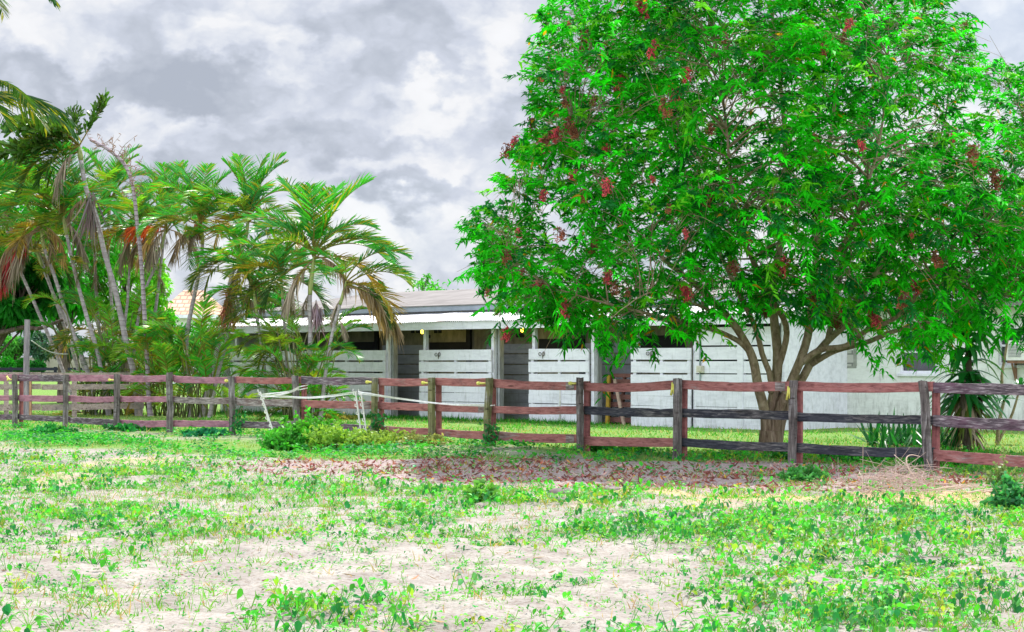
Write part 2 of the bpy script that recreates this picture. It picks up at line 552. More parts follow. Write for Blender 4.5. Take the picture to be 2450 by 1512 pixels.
M['white_board'] = white_board_mat('white_board', (0.60, 0.585, 0.65), (0.79, 0.77, 0.84), 0.65, (0.27, 0.26, 0.24))
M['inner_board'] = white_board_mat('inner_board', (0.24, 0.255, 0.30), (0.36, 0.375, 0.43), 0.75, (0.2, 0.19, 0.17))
M['stucco'] = white_board_mat('stucco', (0.58, 0.57, 0.55), (0.76, 0.755, 0.74), 0.85, (0.30, 0.29, 0.27))
M['grey_timber'] = plain_mat('grey_timber', (0.2, 0.2, 0.2), (0.42, 0.42, 0.43), 7, stretch=(3, 3, 0.5))
M['concrete'] = plain_mat('concrete', (0.13, 0.115, 0.08), (0.30, 0.27, 0.19), 3.0, stretch=(1.6, 1.6, 0.8), detail=8)  # beige wall darkened, the shade of the aisle put into its colour
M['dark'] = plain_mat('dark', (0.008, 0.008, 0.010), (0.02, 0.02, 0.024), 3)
M['shingle'] = None
M['gutter'] = plain_mat('gutter', (0.33, 0.38, 0.43), (0.46, 0.51, 0.56), 2.0, 0.5)
M['iron'] = plain_mat('iron', (0.05, 0.045, 0.04), (0.14, 0.12, 0.10), 20, 0.5, metal=0.6)
M['bark'] = None


def shingle_mat():
    m, nt, b, out = new_mat('shingle')
    v = coords(nt, 0.824, (1, 1, 1))
    n = noise_node(nt, 1.2, 8, 0.6, vec=v)
    w = nt.nodes.new('ShaderNodeTexWave'); w.wave_type = 'BANDS'; w.bands_direction = 'Y'
    w.inputs['Scale'].default_value = 0.33; w.inputs['Distortion'].default_value = 0.4; w.inputs['Detail'].default_value = 2
    nt.links.new(v, w.inputs['Vector'])
    c = ramp_node(nt, n.outputs[0], [(0.3, (0.17, 0.155, 0.15)), (0.7, (0.28, 0.26, 0.252))]).outputs[0]
    line = ramp_node(nt, w.outputs[0], [(0.0, (0.55, 0.55, 0.55)), (0.06, (1, 1, 1))]).outputs[0]
    nt.links.new(mix_node(nt, 0.22, c, line, 'MULTIPLY'), b.inputs['Base Color'])
    b.inputs['Roughness'].default_value = 0.95
    return m


def tin_mat():
    m, nt, b, out = new_mat('tin')
    v = coords(nt, 0.824, (0.4, 2.2, 1))
    n = noise_node(nt, 1.1, 7, 0.6, vec=v)
    c = ramp_node(nt, n.outputs[0], [(0.35, (0.30, 0.31, 0.34)), (0.6, (0.42, 0.43, 0.46))]).outputs[0]
    n2 = noise_node(nt, 0.8, 8, 0.7, vec=coords(nt, 0.824, (0.35, 3, 1)))
    f = ramp_node(nt, n2.outputs[0], [(0.56, (0, 0, 0)), (0.64, (0.8, 0.8, 0.8))]).outputs[0]
    nt.links.new(mix_node(nt, f, c, (0.42, 0.17, 0.11)), b.inputs['Base Color'])
    b.inputs['Roughness'].default_value = 0.45; b.inputs['Metallic'].default_value = 0.25
    return m


def bark_mat(name, c0, c1, c2, sc=(7, 7, 1.1), strength=1.0):
    m, nt, b, out = new_mat(name)
    v = coords(nt, 0, sc)
    n = noise_node(nt, 2.2, 9, 0.68, vec=v, dist=0.8)
    nt.links.new(ramp_node(nt, n.outputs[0], [(0.32, c0), (0.5, c1), (0.7, c2)]).outputs[0], b.inputs['Base Color'])
    b.inputs['Roughness'].default_value = 0.92; b.inputs['Specular IOR Level'].default_value = 0.15
    bump(nt, b, n.outputs[0], strength, 0.04)
    return m


def ring_mat(name, c0, c1, ringcol):
    m, nt, b, out = new_mat(name)
    v = coords(nt)
    n = noise_node(nt, 5, 7, 0.6, vec=v)
    w = nt.nodes.new('ShaderNodeTexWave'); w.bands_direction = 'Z'; w.wave_type = 'BANDS'
    w.inputs['Scale'].default_value = 2.1; w.inputs['Distortion'].default_value = 1.2; w.inputs['Detail Scale'].default_value = 1.5
    nt.links.new(v, w.inputs['Vector'])
    c = ramp_node(nt, n.outputs[0], [(0.3, c0), (0.7, c1)]).outputs[0]
    f = ramp_node(nt, w.outputs[0], [(0.78, (0, 0, 0)), (0.95, (0.85, 0.85, 0.85))]).outputs[0]
    nt.links.new(mix_node(nt, f, c, ringcol), b.inputs['Base Color'])
    b.inputs['Roughness'].default_value = 0.85
    bump(nt, b, w.outputs[0], 0.3, 0.02)
    return m


M['shingle'] = shingle_mat(); M['tin'] = tin_mat()
M['bark'] = bark_mat('bark', (0.10, 0.06, 0.04), (0.22, 0.15, 0.10), (0.40, 0.30, 0.22))
M['limb'] = bark_mat('limb', (0.14, 0.10, 0.06), (0.30, 0.225, 0.14), (0.46, 0.37, 0.26), (4, 4, 2), 0.4)
M['bg_bark'] = bark_mat('bg_bark', (0.05, 0.04, 0.03), (0.12, 0.09, 0.07), (0.22, 0.18, 0.15))
M['palm_trunk'] = ring_mat('palm_trunk', (0.24, 0.20, 0.20), (0.46, 0.41, 0.41), (0.26, 0.22, 0.22))
M['dead_trunk'] = ring_mat('dead_trunk', (0.22, 0.17, 0.19), (0.46, 0.39, 0.41), (0.16, 0.11, 0.13))
M['crownshaft'] = plain_mat('crownshaft', (0.18, 0.24, 0.07), (0.38, 0.38, 0.14), 5, 0.6, stretch=(4, 4, 0.5))
M['sucker_stem'] = plain_mat('sucker_stem', (0.07, 0.09, 0.03), (0.20, 0.20, 0.09), 5, 0.7, stretch=(4, 4, 0.8))
M['leaf'] = leaf_mat('leaf', 0.42, 0.5, (1.3, 1.25, 0.6), 0.14)
M['frond'] = leaf_mat('frond', 0.44, 0.33, (1.4, 1.2, 0.6), 0.4)
M['weed'] = leaf_mat('weed', 0.42, 0.45, (1.4, 1.2, 0.7), 0.22)
M['dry'] = leaf_mat('dry', 0.15, 0.8, (1.2, 1.0, 0.8), 0.2, False)


# ------------------------------------------------------------------ ground
def zones(X, Y):
    """how the ground is covered at a place: lawn, leaf litter under the tree, straw"""
    px, py = pix(X, Y)
    rx, ry = X - FA[0], Y - FA[1]
    q = rx * FN[0] + ry * FN[1]                       # metres behind the fence line
    nz = fbm(X * 0.55, Y * 0.55, 31, 4) - 0.5
    lawn = sstep(-1.2, 0.6, q + nz * 3.0)
    # weedy strip in front of the left half of the fence
    strip = np.exp(-((q + 2.6 + nz * 4) / 2.8) ** 2) * (1 - sstep(-1.0, 2.0, X)) * 0.85
    e = ((X - 2.3) / 6.2) ** 2 + ((Y - 29.4 + 0.25 * X) / 3.9) ** 2
    litter = 1 - sstep(0.55, 1.25, e + nz * 1.2)
    straw = np.exp(-((Y - 24.5 - 0.1 * X) / 2.6) ** 2) * sstep(-2, 2.5, X) * sstep(0.30, 0.6, fbm(X * 0.8, Y * 0.8, 77, 3))
    straw = np.maximum(straw, 0.5 * sstep(0.5, 0.72, fbm(X * 0.5, Y * 0.4, 78, 4)) * sstep(17, 27, Y))
    return np.clip(np.maximum(lawn, strip), 0, 1), litter, np.clip(straw, 0, 1)


def build_ground():
    ys = np.concatenate([np.linspace(-30, 8, 12), np.arange(8.6, 34, 0.11), np.arange(34, 66, 0.2), np.linspace(66.5, 140, 60), np.geomspace(145, 4000, 30)])
    xh = np.concatenate([np.arange(0, 14, 0.12), np.linspace(14.3, 40, 50), np.geomspace(42, 3000, 24)])
    xs = np.concatenate([-xh[:0:-1], xh])
    Xg, Yg = np.meshgrid(xs, ys)
    Z = gz(Xg, Yg)
    # footprints in the loose sand
    rng = np.random.default_rng(3)
    front = (Yg > 8) & (Yg < 30)
    for _ in range(700):
        cx, cy = rng.uniform(-9, 9), rng.uniform(9, 29)
        iy = np.searchsorted(ys, [cy - 0.5, cy + 0.5]); ix = np.searchsorted(xs, [cx - 0.5, cx + 0.5])
        sl = (slice(iy[0], iy[1]), slice(ix[0], ix[1]))
        r2 = ((Xg[sl] - cx) / rng.uniform(.08, .2)) ** 2 + ((Yg[sl] - cy) / rng.uniform(.08, .24)) ** 2
        Z[sl] += rng.uniform(-0.07, 0.03) * np.exp(-r2)
    V = np.stack([Xg, Yg, Z], -1).reshape(-1, 3)
    ny, nx = Xg.shape
    i = np.arange(ny - 1)[:, None] * nx + np.arange(nx - 1)[None, :]
    Q = np.stack([i, i + 1, i + nx + 1, i + nx], -1).reshape(-1, 4)
    a, b_, c = zones(V[:, 0], V[:, 1])
    m, nt, b, out = new_mat('ground')
    at = nt.nodes.new('ShaderNodeAttribute'); at.attribute_name = 'tint'
    sep = nt.nodes.new('ShaderNodeSeparateColor'); nt.links.new(at.outputs['Color'], sep.inputs[0])
    v = coords(nt)
    n1 = noise_node(nt, 1.6, 10, 0.7, vec=v)
    n2 = noise_node(nt, 22, 6, 0.7, vec=v)
    n3 = noise_node(nt, 70, 3, 0.6, vec=v)
    sand = ramp_node(nt, n1.outputs[0], [(0.25, (0.23, 0.20, 0.175)), (0.42, (0.33, 0.30, 0.272)), (0.58, (0.43, 0.40, 0.36)), (0.75, (0.49, 0.46, 0.42))]).outputs[0]
    grit = ramp_node(nt, n2.outputs[0], [(0.38, (0.60, 0.50, 0.44)), (0.52, (1, 1, 1))]).outputs[0]
    sand = mix_node(nt, 0.7, sand, grit, 'MULTIPLY')
    lawn = ramp_node(nt, n2.outputs[0], [(0.3, (0.07, 0.20, 0.03)), (0.5, (0.15, 0.29, 0.06)), (0.7, (0.40, 0.39, 0.18))]).outputs[0]
    lit = ramp_node(nt, n2.outputs[0], [(0.3, (0.16, 0.10, 0.09)), (0.46, (0.34, 0.26, 0.245)), (0.62, (0.46, 0.39, 0.375))]).outputs[0]
    straw = ramp_node(nt, n3.outputs[0], [(0.3, (0.36, 0.24, 0.12)), (0.6, (0.62, 0.48, 0.30))]).outputs[0]

    def fac(ch, soft=0.22):
        s = nt.nodes.new('ShaderNodeMath'); s.operation = 'ADD'
        k = nt.nodes.new('ShaderNodeMath'); k.operation = 'MULTIPLY_ADD'; k.inputs[1].default_value = 0.9; k.inputs[2].default_value = -0.45
        nt.links.new(n1.outputs[0], k.inputs[0]); nt.links.new(k.outputs[0], s.inputs[0]); nt.links.new(sep.outputs[ch], s.inputs[1])
        return ramp_node(nt, s.outputs[0], [(0.5 - soft, (0, 0, 0)), (0.5 + soft, (1, 1, 1))]).outputs[0]
    c1 = mix_node(nt, fac(2), sand, straw)
    c1 = mix_node(nt, fac(0), c1, lawn)
    c1 = mix_node(nt, fac(1), c1, lit)
    nt.links.new(c1, b.inputs['Base Color'])
    b.inputs['Roughness'].default_value = 0.95; b.inputs['Specular IOR Level'].default_value = 0.1
    bump(nt, b, n2.outputs[0], 0.6, 0.05)
    o = obj('ground', V, [Q], m, None, np.stack([a, b_, c], -1), True)
    tag(o, 'pale sandy paddock ground running into lawn behind the fence', 'ground', kind='structure')


build_ground()

# ------------------------------------------------------------------ barn
C0 = np.array([-9.11, 64.6]); BU = unit(np.array([13.39, -14.5])); BW = np.array([-BU[1], BU[0]])


def B(s, w, z):
    q = C0 + BU * s + BW * w
    return np.array([q[0], q[1], z])


def s_of(px, w=0.0):
    k = (px - CX) / F
    c = C0 + BW * w
    return (k * c[1] - c[0]) / (BU[0] - k * BU[1])


def z_of(py, s, w=0.0):
    return EYE - (py - HOR) / F * B(s, w, 0)[1]


def bbox(mb, s0, s1, w0, w1, z0, z1, tint=None):
    return mb.hexa([B(s0, w0, z0), B(s1, w0, z0), B(s1, w1, z0), B(s0, w1, z0), B(s0, w0, z1), B(s1, w0, z1), B(s1, w1, z1), B(s0, w1, z1)], tint)


def hook(name, s, z, parent):
    h = MB()
    p = lambda a, b_, c: B(s + a, -0.035 - b_, z + c)
    h.tube([p(0.06, 0, 0.05), p(0.06, .02, 0.05), p(0.06, .02, -0.05), p(0.06, 0, -0.05)], 0.012, 6)
    h.tube([p(0.06, .02, -0.01), p(0.06, .03, -0.08), p(0.055, .02, -0.14)], [0.014, 0.012, 0.004], 6)
    loop = [p(-0.04 + 0.055 * cos(a), .03, 0.0 + 0.045 * sin(a)) for a in np.linspace(0, 2 * pi, 11)]
    h.tube(loop, 0.009, 5, caps=False)
    h.tube([p(0.10 + 0.035 * cos(a), .025, 0.01 + 0.055 * sin(a)) for a in np.linspace(0, 2 * pi, 11)], 0.009, 5, caps=False)
    return h.build(name, M['iron'], parent)


def build_barn():
    base = B(8, 0, 0)
    bn = empty('horse_barn', base, 'long white board horse barn with open stall doors and tin porch roof', 'barn')
    px_panels = [(553, 735), (736, 923), (1004.6, 1176.5), (1266.5, 1410), (1511, 1654)]
    sR = s_of(1853)
    for pi_, (a, b_) in enumerate(px_panels):
        s0, s1 = s_of(a), s_of(b_)
        m = MB()
        zt = 2.0
        rows = [(1.705, 2.0), (1.372, 1.655), (1.04, 1.322)] + [(0.785, 1.025), (0.525, 0.773), (0.265, 0.513), (-0.05, 0.253)]
        for k, (z0, z1) in enumerate(rows):
            j = RNG.uniform(-0.012, 0.012, 4)
            a0, a1 = s0 + j[0], s1 + j[1]
            m.hexa([B(a0, -0.032, z0 + j[2]), B(a1, -0.032, z0 + j[3]), B(a1, 0, z0 + j[3]), B(a0, 0, z0 + j[2]),
                    B(a0, -0.032, z1 + j[2] * .7), B(a1, -0.032, z1 + j[3] * .7), B(a1, 0, z1 + j[3] * .7), B(a0, 0, z1 + j[2] * .7)])
        # battens that hold the boards
        for s in (s0 + 0.10, s1 - 0.10, (s0 + s1) / 2):
            bbox(m, s - 0.05, s + 0.05, 0.002, 0.06, 0, 1.96)
        pn = m.build('stall_panel', M['white_board'], bn)
        if pi_ >= 2:
            hook('halter_hook', s_of([0, 0, 1049, 1298, 1556][pi_]), 1.86, pn)
    # posts
    for x in (560, 922, 1011.5, 1174, 1272, 1413, 1517, 1657):
        s = s_of(x)
        m = MB(); bbox(m, s - 0.055, s + 0.055, 0.064, 0.17, 0, 2.62)
        m.build('post', M['white_board'], bn)
    for x in (928, 1181.5, 1416):
        s = s_of(x)
        m = MB(); bbox(m, s - 0.045, s + 0.045, 0.175, 0.33, 0, 2.62)
        tag(m.build('door_jamb', M['grey_timber'], bn), 'weathered grey door jamb')
    # flush boarded bay right of the stalls
    m = MB()
    for a, b_ in ((1660.5, 1766.5), (1776.5, 1853)):
        s0, s1 = s_of(a), s_of(b_)
        for z0, z1 in ((2.06, 2.5), (1.70, 2.015), (1.37, 1.66), (1.045, 1.335), (0.53, 1.037), (0.262, 0.522), (-0.05, 0.254)):
            bbox(m, s0, s1, 0.0, 0.03, z0 + U(-.008, .008), z1)
    m.build('side_wall', M['white_board'], bn)
    for x in (1771.5, 1852):
        s = s_of(x)
        m = MB(); bbox(m, s - 0.09, s + 0.09, -0.03, 0.08, -0.05, 2.6)
        m.build('post', M['white_board'], bn)
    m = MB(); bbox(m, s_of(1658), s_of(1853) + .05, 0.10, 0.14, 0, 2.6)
    m.build('gap_shade_sheet', M['dark'], bn)  # black sheet that puts shade into the gaps between the boards
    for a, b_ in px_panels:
        m = MB(); bbox(m, s_of(a) + .02, s_of(b_) - .02, 0.066, 0.074, 0, 1.035); m.build('gap_shade_sheet', M['dark'], bn)  # same black sheet, painted shade behind the lower seams
    # conduit and outlet box
    s = s_of(1676)
    m = MB(); m.tube([B(s, -0.03, 2.5), B(s, -0.03, 1.52)], 0.022, 8)
    m.tube([B(s, -0.03, 1.4), B(s, -0.03, 1.16)], 0.018, 8)
    cd = m.build('conduit', M['gutter'], bn, True)
    m = MB(); bbox(m, s - 0.06, s + 0.12, -0.10, -0.002, 1.38, 1.55)
    bbox(m, s + 0.03, s + 0.11, -0.12, -0.10, 1.41, 1.52)
    m.build('outlet_box', plain_mat('outlet_box', (0.5, 0.46, 0.36), (0.66, 0.62, 0.52), 9), cd)
    s = s_of(1343)
    m = MB(); m.tube([B(s, -0.055, 0.1), B(s, -0.055, 0.98), B(s - .05, -0.075, 1.02)], 0.02, 8)
    m.tube([B(s - .08, -.13, 1.0), B(s - .05, -.08, 1.04), B(s, -.06, 1.0)], 0.022, 7)
    m.build('water_tap', M['white_plastic'], bn, True)
    # back wall of the aisle with its dark openings, boards seen through the doors
    WB = 1.7
    m = MB(); bbox(m, -0.5, sR, WB, WB + 0.15, 0, 3.02)
    bw = m.build('back_wall', M['concrete'], bn)
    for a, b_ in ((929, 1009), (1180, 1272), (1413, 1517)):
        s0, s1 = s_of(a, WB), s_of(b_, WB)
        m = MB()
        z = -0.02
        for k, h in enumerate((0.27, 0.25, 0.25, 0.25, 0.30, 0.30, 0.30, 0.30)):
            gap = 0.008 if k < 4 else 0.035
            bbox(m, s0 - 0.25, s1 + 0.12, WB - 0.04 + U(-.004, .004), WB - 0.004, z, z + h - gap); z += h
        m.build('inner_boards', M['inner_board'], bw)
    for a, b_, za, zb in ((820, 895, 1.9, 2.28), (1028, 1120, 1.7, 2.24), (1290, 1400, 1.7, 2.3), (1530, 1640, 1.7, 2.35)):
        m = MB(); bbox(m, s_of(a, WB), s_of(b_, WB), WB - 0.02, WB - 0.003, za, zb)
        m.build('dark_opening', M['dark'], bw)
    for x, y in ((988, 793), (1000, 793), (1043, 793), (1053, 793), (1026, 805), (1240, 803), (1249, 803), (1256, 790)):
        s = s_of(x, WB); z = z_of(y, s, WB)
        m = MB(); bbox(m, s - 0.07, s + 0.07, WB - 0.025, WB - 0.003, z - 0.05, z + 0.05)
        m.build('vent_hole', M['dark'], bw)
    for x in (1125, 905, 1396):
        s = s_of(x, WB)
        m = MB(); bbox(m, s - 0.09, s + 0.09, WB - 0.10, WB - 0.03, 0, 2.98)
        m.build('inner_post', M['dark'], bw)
    # far end, ceiling of the aisle
    m = MB(); bbox(m, -0.62, -0.5, 0.0, 6.0, 0, 3.1)
    bbox(m, sR + .06, sR + .18, 0.15, 6.0, 0, 3.1)
    bbox(m, -0.5, sR, 6.0, 6.15, 0, 3.1)
    m.build('outer_wall', M['white_board'], bn)
    # front beam under the tin
    m = MB(); bbox(m, -0.9, sR + 0.4, -0.30, -0.26, 2.565, 2.785)
    m.build('fascia', M['white_board'], bn)
    m = MB()
    for s in np.arange(-0.5, sR, 1.2):
        m.hexa([B(s, -0.25, 2.62), B(s + .05, -0.25, 2.62), B(s + .05, 1.33, 2.88), B(s, 1.33, 2.88), B(s, -0.25, 2.77), B(s + .05, -0.25, 2.77), B(s + .05, 1.33, 3.03), B(s, 1.33, 3.03)])
    m.build('rafters', M['grey_timber'], bn)
    # corrugated tin
    n = 2600
    ss = np.linspace(-0.95, sR + 0.5, n)
    hz = 0.016 * np.sin(ss / 0.083 * 2 * pi)
    V = []
    for w, z in ((-0.36, 2.795), (0.55, 2.945), (1.50, 3.10)):
        q = C0[None, :] + BU[None, :] * ss[:, None] + BW[None, :] * w
        dz = 0.010 * np.sin(ss * 1.3 + w) + 0.006 * np.sin(ss * 4.1)
        V.append(np.stack([q[:, 0], q[:, 1], z + hz + dz], -1))
    V = np.vstack(V)
    i = np.arange(n - 1)
    Q = np.vstack([np.stack([i, i + 1, i + 1 + n, i + n], -1), np.stack([i + n, i + 1 + n, i + 1 + 2 * n, i + 2 * n], -1)])
    obj('tin_roof', V, [Q], M['tin'], bn)
    # main roof
    sr = s_of(895, 6.4); zr = z_of(703, sr, 6.4)
    m = MB(); bbox(m, -0.8, sR + 1, 1.42, 1.5, 3.16, 3.30)
    m.build('eave_trim', M['gutter'], bn)
    m = MB(); bbox(m, -0.8, sR + 1, 1.53, 1.6, 3.02, 3.2)
    m.build('shadow_board', M['grey_timber'], bn)
    m = MB()
    L = np.linspace(-0.9, sR + 1.05, 30)
    for a, b_ in zip(L[:-1], L[1:]):
        for (w0, z0, w1, z1) in ((1.40, 3.305, 6.4, zr), (6.4, zr, 11.4, 3.30)):
            m.hexa([B(a, w0, z0), B(b_, w0, z0), B(b_, w1, z1), B(a, w1, z1), B(a, w0, z0 + .03), B(b_, w0, z0 + .03), B(b_, w1, z1 + .03), B(a, w1, z1 + .03)])
    m.build('shingle_roof', M['shingle'], bn)
    for s in (-0.62, sR + .06):
        m = MB()
        m.hexa([B(s, 1.6, 3.1), B(s + .1, 1.6, 3.1), B(s + .1, 11.2, 3.1), B(s, 11.2, 3.1), B(s, 6.2, zr - .03), B(s + .1, 6.2, zr - .03), B(s + .1, 6.6, zr - .03), B(s, 6.6, zr - .03)])
        m.build('gable', M['white_board'], bn)
    # lit bulbs under the roof
    for x, y in ((1009.5, 791.5), (1249, 788)):
        s = s_of(x, 0.6) ; z = 2.56
        p = B(s, 0.6, z)
        lamp = empty('bulb_lamp', p, 'lit yellow bulb under the porch roof %s' % ('left of the stall panel with the first hook' if x < 1100 else 'over the middle open doorway'), 'lamp', 'lit bulbs under the barn roof')
        m = MB()
        m.tube([p + np.array([0, 0, .30]), p + np.array([0, 0, .06])], 0.014, 6)
        m.tube([p + np.array([0, 0, .09]), p + np.array([0, 0, .03])], 0.03, 8)
        m.build('socket', M['iron'], lamp)
        m = MB()
        a = np.linspace(0, pi, 8)
        m.tube([p + np.array([0, 0, .035 - .06 * (1 - cos(t))]) for t in a], [0.004 + 0.042 * sin(t) for t in a], 10)
        m.build('bulb', emit_mat('bulb_glow', (1.0, 0.72, 0.05), 5.0), lamp, True)
        ld = bpy.data.lights.new('bulb_light', 'POINT'); ld.energy = 3.5; ld.color = (1.0, 0.72, 0.12); ld.shadow_soft_size = 0.06
        lo = bpy.data.objects.new('bulb_light', ld); link(lo, lamp); lo.location = (0.12, -0.12, -0.10)
    # things leaning in the third doorway
    s0, s1 = s_of(1452, 0.45), s_of(1513, 0.45)
    pl = empty('wooden_pallet', B((s0 + s1) / 2, 0.5, 0), 'dark red-brown wooden pallet leaning inside the third stall doorway', 'pallet')
    pm = plain_mat('pallet_wood', (0.09, 0.035, 0.03), (0.22, 0.10, 0.08), 9, stretch=(1, 1, 6))
    lean = lambda z: 0.42 + z * 0.12
    for k, z in enumerate((0.06, 0.26, 0.46, 0.66, 0.86, 1.06, 1.24)):
        m = MB()
        za, zb = z, z + (0.13 if k != 6 else 0.10)
        m.hexa([B(s0, lean(za), za), B(s1, lean(za), za), B(s1, lean(za) + .02, za), B(s0, lean(za) + .02, za), B(s0, lean(zb), zb), B(s1, lean(zb), zb), B(s1, lean(zb) + .02, zb), B(s0, lean(zb) + .02, zb)])
        m.build('slat', pm, pl)
    for f in (0.03, 0.5, 0.97):
        s = s0 + (s1 - s0) * f
        m = MB()
        m.hexa([B(s - .03, lean(0) + .024, 0), B(s + .03, lean(0) + .024, 0), B(s + .03, lean(0) + .11, 0), B(s - .03, lean(0) + .11, 0), B(s - .03, lean(1.34) + .024, 1.34), B(s + .03, lean(1.34) + .024, 1.34), B(s + .03, lean(1.34) + .11, 1.34), B(s - .03, lean(1.34) + .11, 1.34)])
        m.build('bearer', pm, pl)
    m = MB(); sa = s_of(1446, 0.3); sb = s_of(1453, 0.3)
    m.hexa([B(sa + .08, .24, 0), B(sb + .08, .24, 0), B(sb + .08, .30, 0), B(sa + .08, .30, 0), B(sa - .02, .40, 1.30), B(sb - .02, .40, 1.30), B(sb - .02, .46, 1.30), B(sa - .02, .46, 1.30)])
    tag(m.build('yellow_plank', plain_mat('yellow_paint', (0.22, 0.13, 0.015), (0.40, 0.25, 0.03), 8), None), 'yellow painted plank leaning upright beside the pallet in the doorway', 'plank')
    m = MB(); sa = s_of(1456, 0.25); sb = s_of(1490, 0.15)
    m.hexa([B(sb, .12, 0.0), B(sb + .10, .12, 0.0), B(sb + .10, .16, 0), B(sb, .16, 0), B(sa, .40, 1.20), B(sa + .10, .40, 1.20), B(sa + .10, .44, 1.20), B(sa, .44, 1.20)])
    tag(m.build('timber_plank', plain_mat('bare_timber', (0.28, 0.19, 0.14), (0.45, 0.33, 0.26), 8), None), 'bare brown timber leaning slantwise across the front of the pallet', 'plank')


build_barn()


def build_house():
    """white rendered block building that continues to the right of the barn"""
    p0 = np.array([(1856 - CX) / F * 50.4, 50.4]); p1 = np.array([(2760 - CX) / F * 46.0, 46.0])
    hu = unit(p1 - p0); hw = np.array([-hu[1], hu[0]]); Ln = float(np.linalg.norm(p1 - p0))

    def H(s, w, z):
        q = p0 + hu * s + hw * w
        return np.array([q[0], q[1], z])

    def sh(px):
        k = (px - CX) / F
        return (k * p0[1] - p0[0]) / (hu[0] - k * hu[1])

    def zh(py, s):
        return EYE - (py - HOR) / F * H(s, 0, 0)[1]

    def hb(m, s0, s1, w0, w1, z0, z1):
        return m.hexa([H(s0, w0, z0), H(s1, w0, z0), H(s1, w1, z0), H(s0, w1, z0), H(s0, w0, z1), H(s1, w0, z1), H(s1, w1, z1), H(s0, w1, z1)])
    hs = empty('block_house', H(Ln / 2, 0, 0), 'white rendered block building with stained wall behind the tree', 'building')
    wins = [(sh(2152), sh(2242), zh(893, sh(2200)), zh(790, sh(2200))), (sh(2388), sh(2449), zh(873, sh(2410)), zh(780, sh(2410)))]
    # wall with real openings
    m = MB()
    cuts = [0.0]
    for a, b_, c, d in wins: cuts += [a, b_]
    cuts.append(Ln)
    for k in range(0, len(cuts) - 1, 2):
        hb(m, cuts[k], cuts[k + 1], 0, 0.2, -0.1, 2.95)
    for a, b_, c, d in wins:
        hb(m, a, b_, 0, 0.2, -0.1, c); hb(m, a, b_, 0, 0.2, d, 2.95)
    hb(m, 0, 0.2, 0.2, 7, -0.1, 2.95); hb(m, Ln - .2, Ln, .2, 7, -0.1, 2.95); hb(m, 0, Ln, 7, 7.2, -0.1, 2.95)
    m.build('wall', M['stucco'], hs)
    glass = plain_mat('window_glass', (0.02, 0.025, 0.03), (0.035, 0.04, 0.05), 3, 0.08, 0.6, bmp=0)
    for a, b_, c, d in wins:
        m = MB()
        t = 0.06
        hb(m, a, a + t, 0.04, 0.12, c, d); hb(m, b_ - t, b_, 0.04, 0.12, c, d); hb(m, a + t, b_ - t, 0.04, 0.12, c, c + t); hb(m, a + t, b_ - t, 0.04, 0.12, d - t, d)
        hb(m, a + t, b_ - t, 0.045, 0.115, (c + d) / 2 - .025, (c + d) / 2 + .025)
        hb(m, a - 0.05, b_ + 0.05, -0.06, -0.002, c - 0.07, c - 0.005)
        w = m.build('window', M['white_board'], hs)
        m = MB(); hb(m, a + .03, b_ - .03, 0.125, 0.135, c, d); m.build('pane', glass, w)
    # bare patch where the render has come off
    a, b_ = sh(1950), sh(2041); c, d = zh(876, a), zh(838, a)
    mm, nt, b, out = new_mat('bare_block')
    bt = nt.nodes.new('ShaderNodeTexBrick'); bt.inputs['Scale'].default_value = 1.0
    bt.inputs['Brick Width'].default_value = 0.42; bt.inputs['Row Height'].default_value = 0.23; bt.inputs['Mortar Size'].default_value = 0.018
    bt.inputs['Color1'].default_value = (0.52, 0.50, 0.47, 1); bt.inputs['Color2'].default_value = (0.44, 0.43, 0.40, 1); bt.inputs['Mortar'].default_value = (0.2, 0.2, 0.19, 1)
    tc = nt.nodes.new('ShaderNodeTexCoord'); s1 = nt.nodes.new('ShaderNodeSeparateXYZ'); cb = nt.nodes.new('ShaderNodeCombineXYZ')
    nt.links.new(tc.outputs['Object'], s1.inputs[0]); nt.links.new(s1.outputs[0], cb.inputs[0]); nt.links.new(s1.outputs[2], cb.inputs[1]); nt.links.new(cb.outputs[0], bt.inputs['Vector'])
    nt.links.new(bt.outputs[0], b.inputs['Base Color']); b.inputs['Roughness'].default_value = 0.95
    m = MB(); hb(m, a, b_, -0.006, -0.002, c, d)
    m.build('bare_block_patch', mm, hs)
    m = MB()
    pts = [(a - .02, c - .02), (b_ + .06, c - .03), (b_ + .12, c + .3), (b_ + .05, d + .02), (b_ - .01, d + .02), (b_ - .01, c + .02), (a - .02, c + .03)]
    hb(m, a - .02, b_ + .08, -0.009, -0.003, c - .05, c); hb(m, b_, b_ + .09, -0.009, -0.003, c, d + .03)
    m.build('mortar_edge', plain_mat('mortar', (0.22, 0.22, 0.20), (0.36, 0.36, 0.33), 8), hs)
    m = MB(); hb(m, -0.4, Ln + .5, -0.5, 7.6, 2.96, 3.12)
    m.build('roof', M['shingle'], hs)
    # air conditioner on its bracket
    a = sh(2417); z0, z1 = zh(862, a), zh(815, a)
    ac = empty('air_conditioner', H(a + .3, 0, z0), 'white window air conditioner on a brown bracket at the right edge', 'air conditioner')
    m = MB(); hb(m, a, a + 0.62, -0.42, -0.003, z0, z1); m.build('case', M['white_plastic'], ac)
    m = MB()
    for k in range(9):
        z = z0 + 0.08 + k * 0.035
        hb(m, a + 0.05, a + 0.36, -0.432, -0.422, z, z + 0.018)
    m.build('grille', M['grey_timber'], ac)
    m = MB(); hb(m, a + .02, a + .60, -0.40, -0.004, z0 - 0.07, z0 - 0.004)
    hb(m, a + .10, a + .16, -0.06, -0.005, z0 - 0.48, z0 - 0.075)
    m.tube([H(a + .13, -0.38, z0 - .08), H(a + .13, -.05, z0 - .45)], 0.025, 6)
    m.build('bracket', plain_mat('bracket_paint', (0.16, 0.08, 0.05), (0.28, 0.15, 0.10), 8), ac)


build_house()


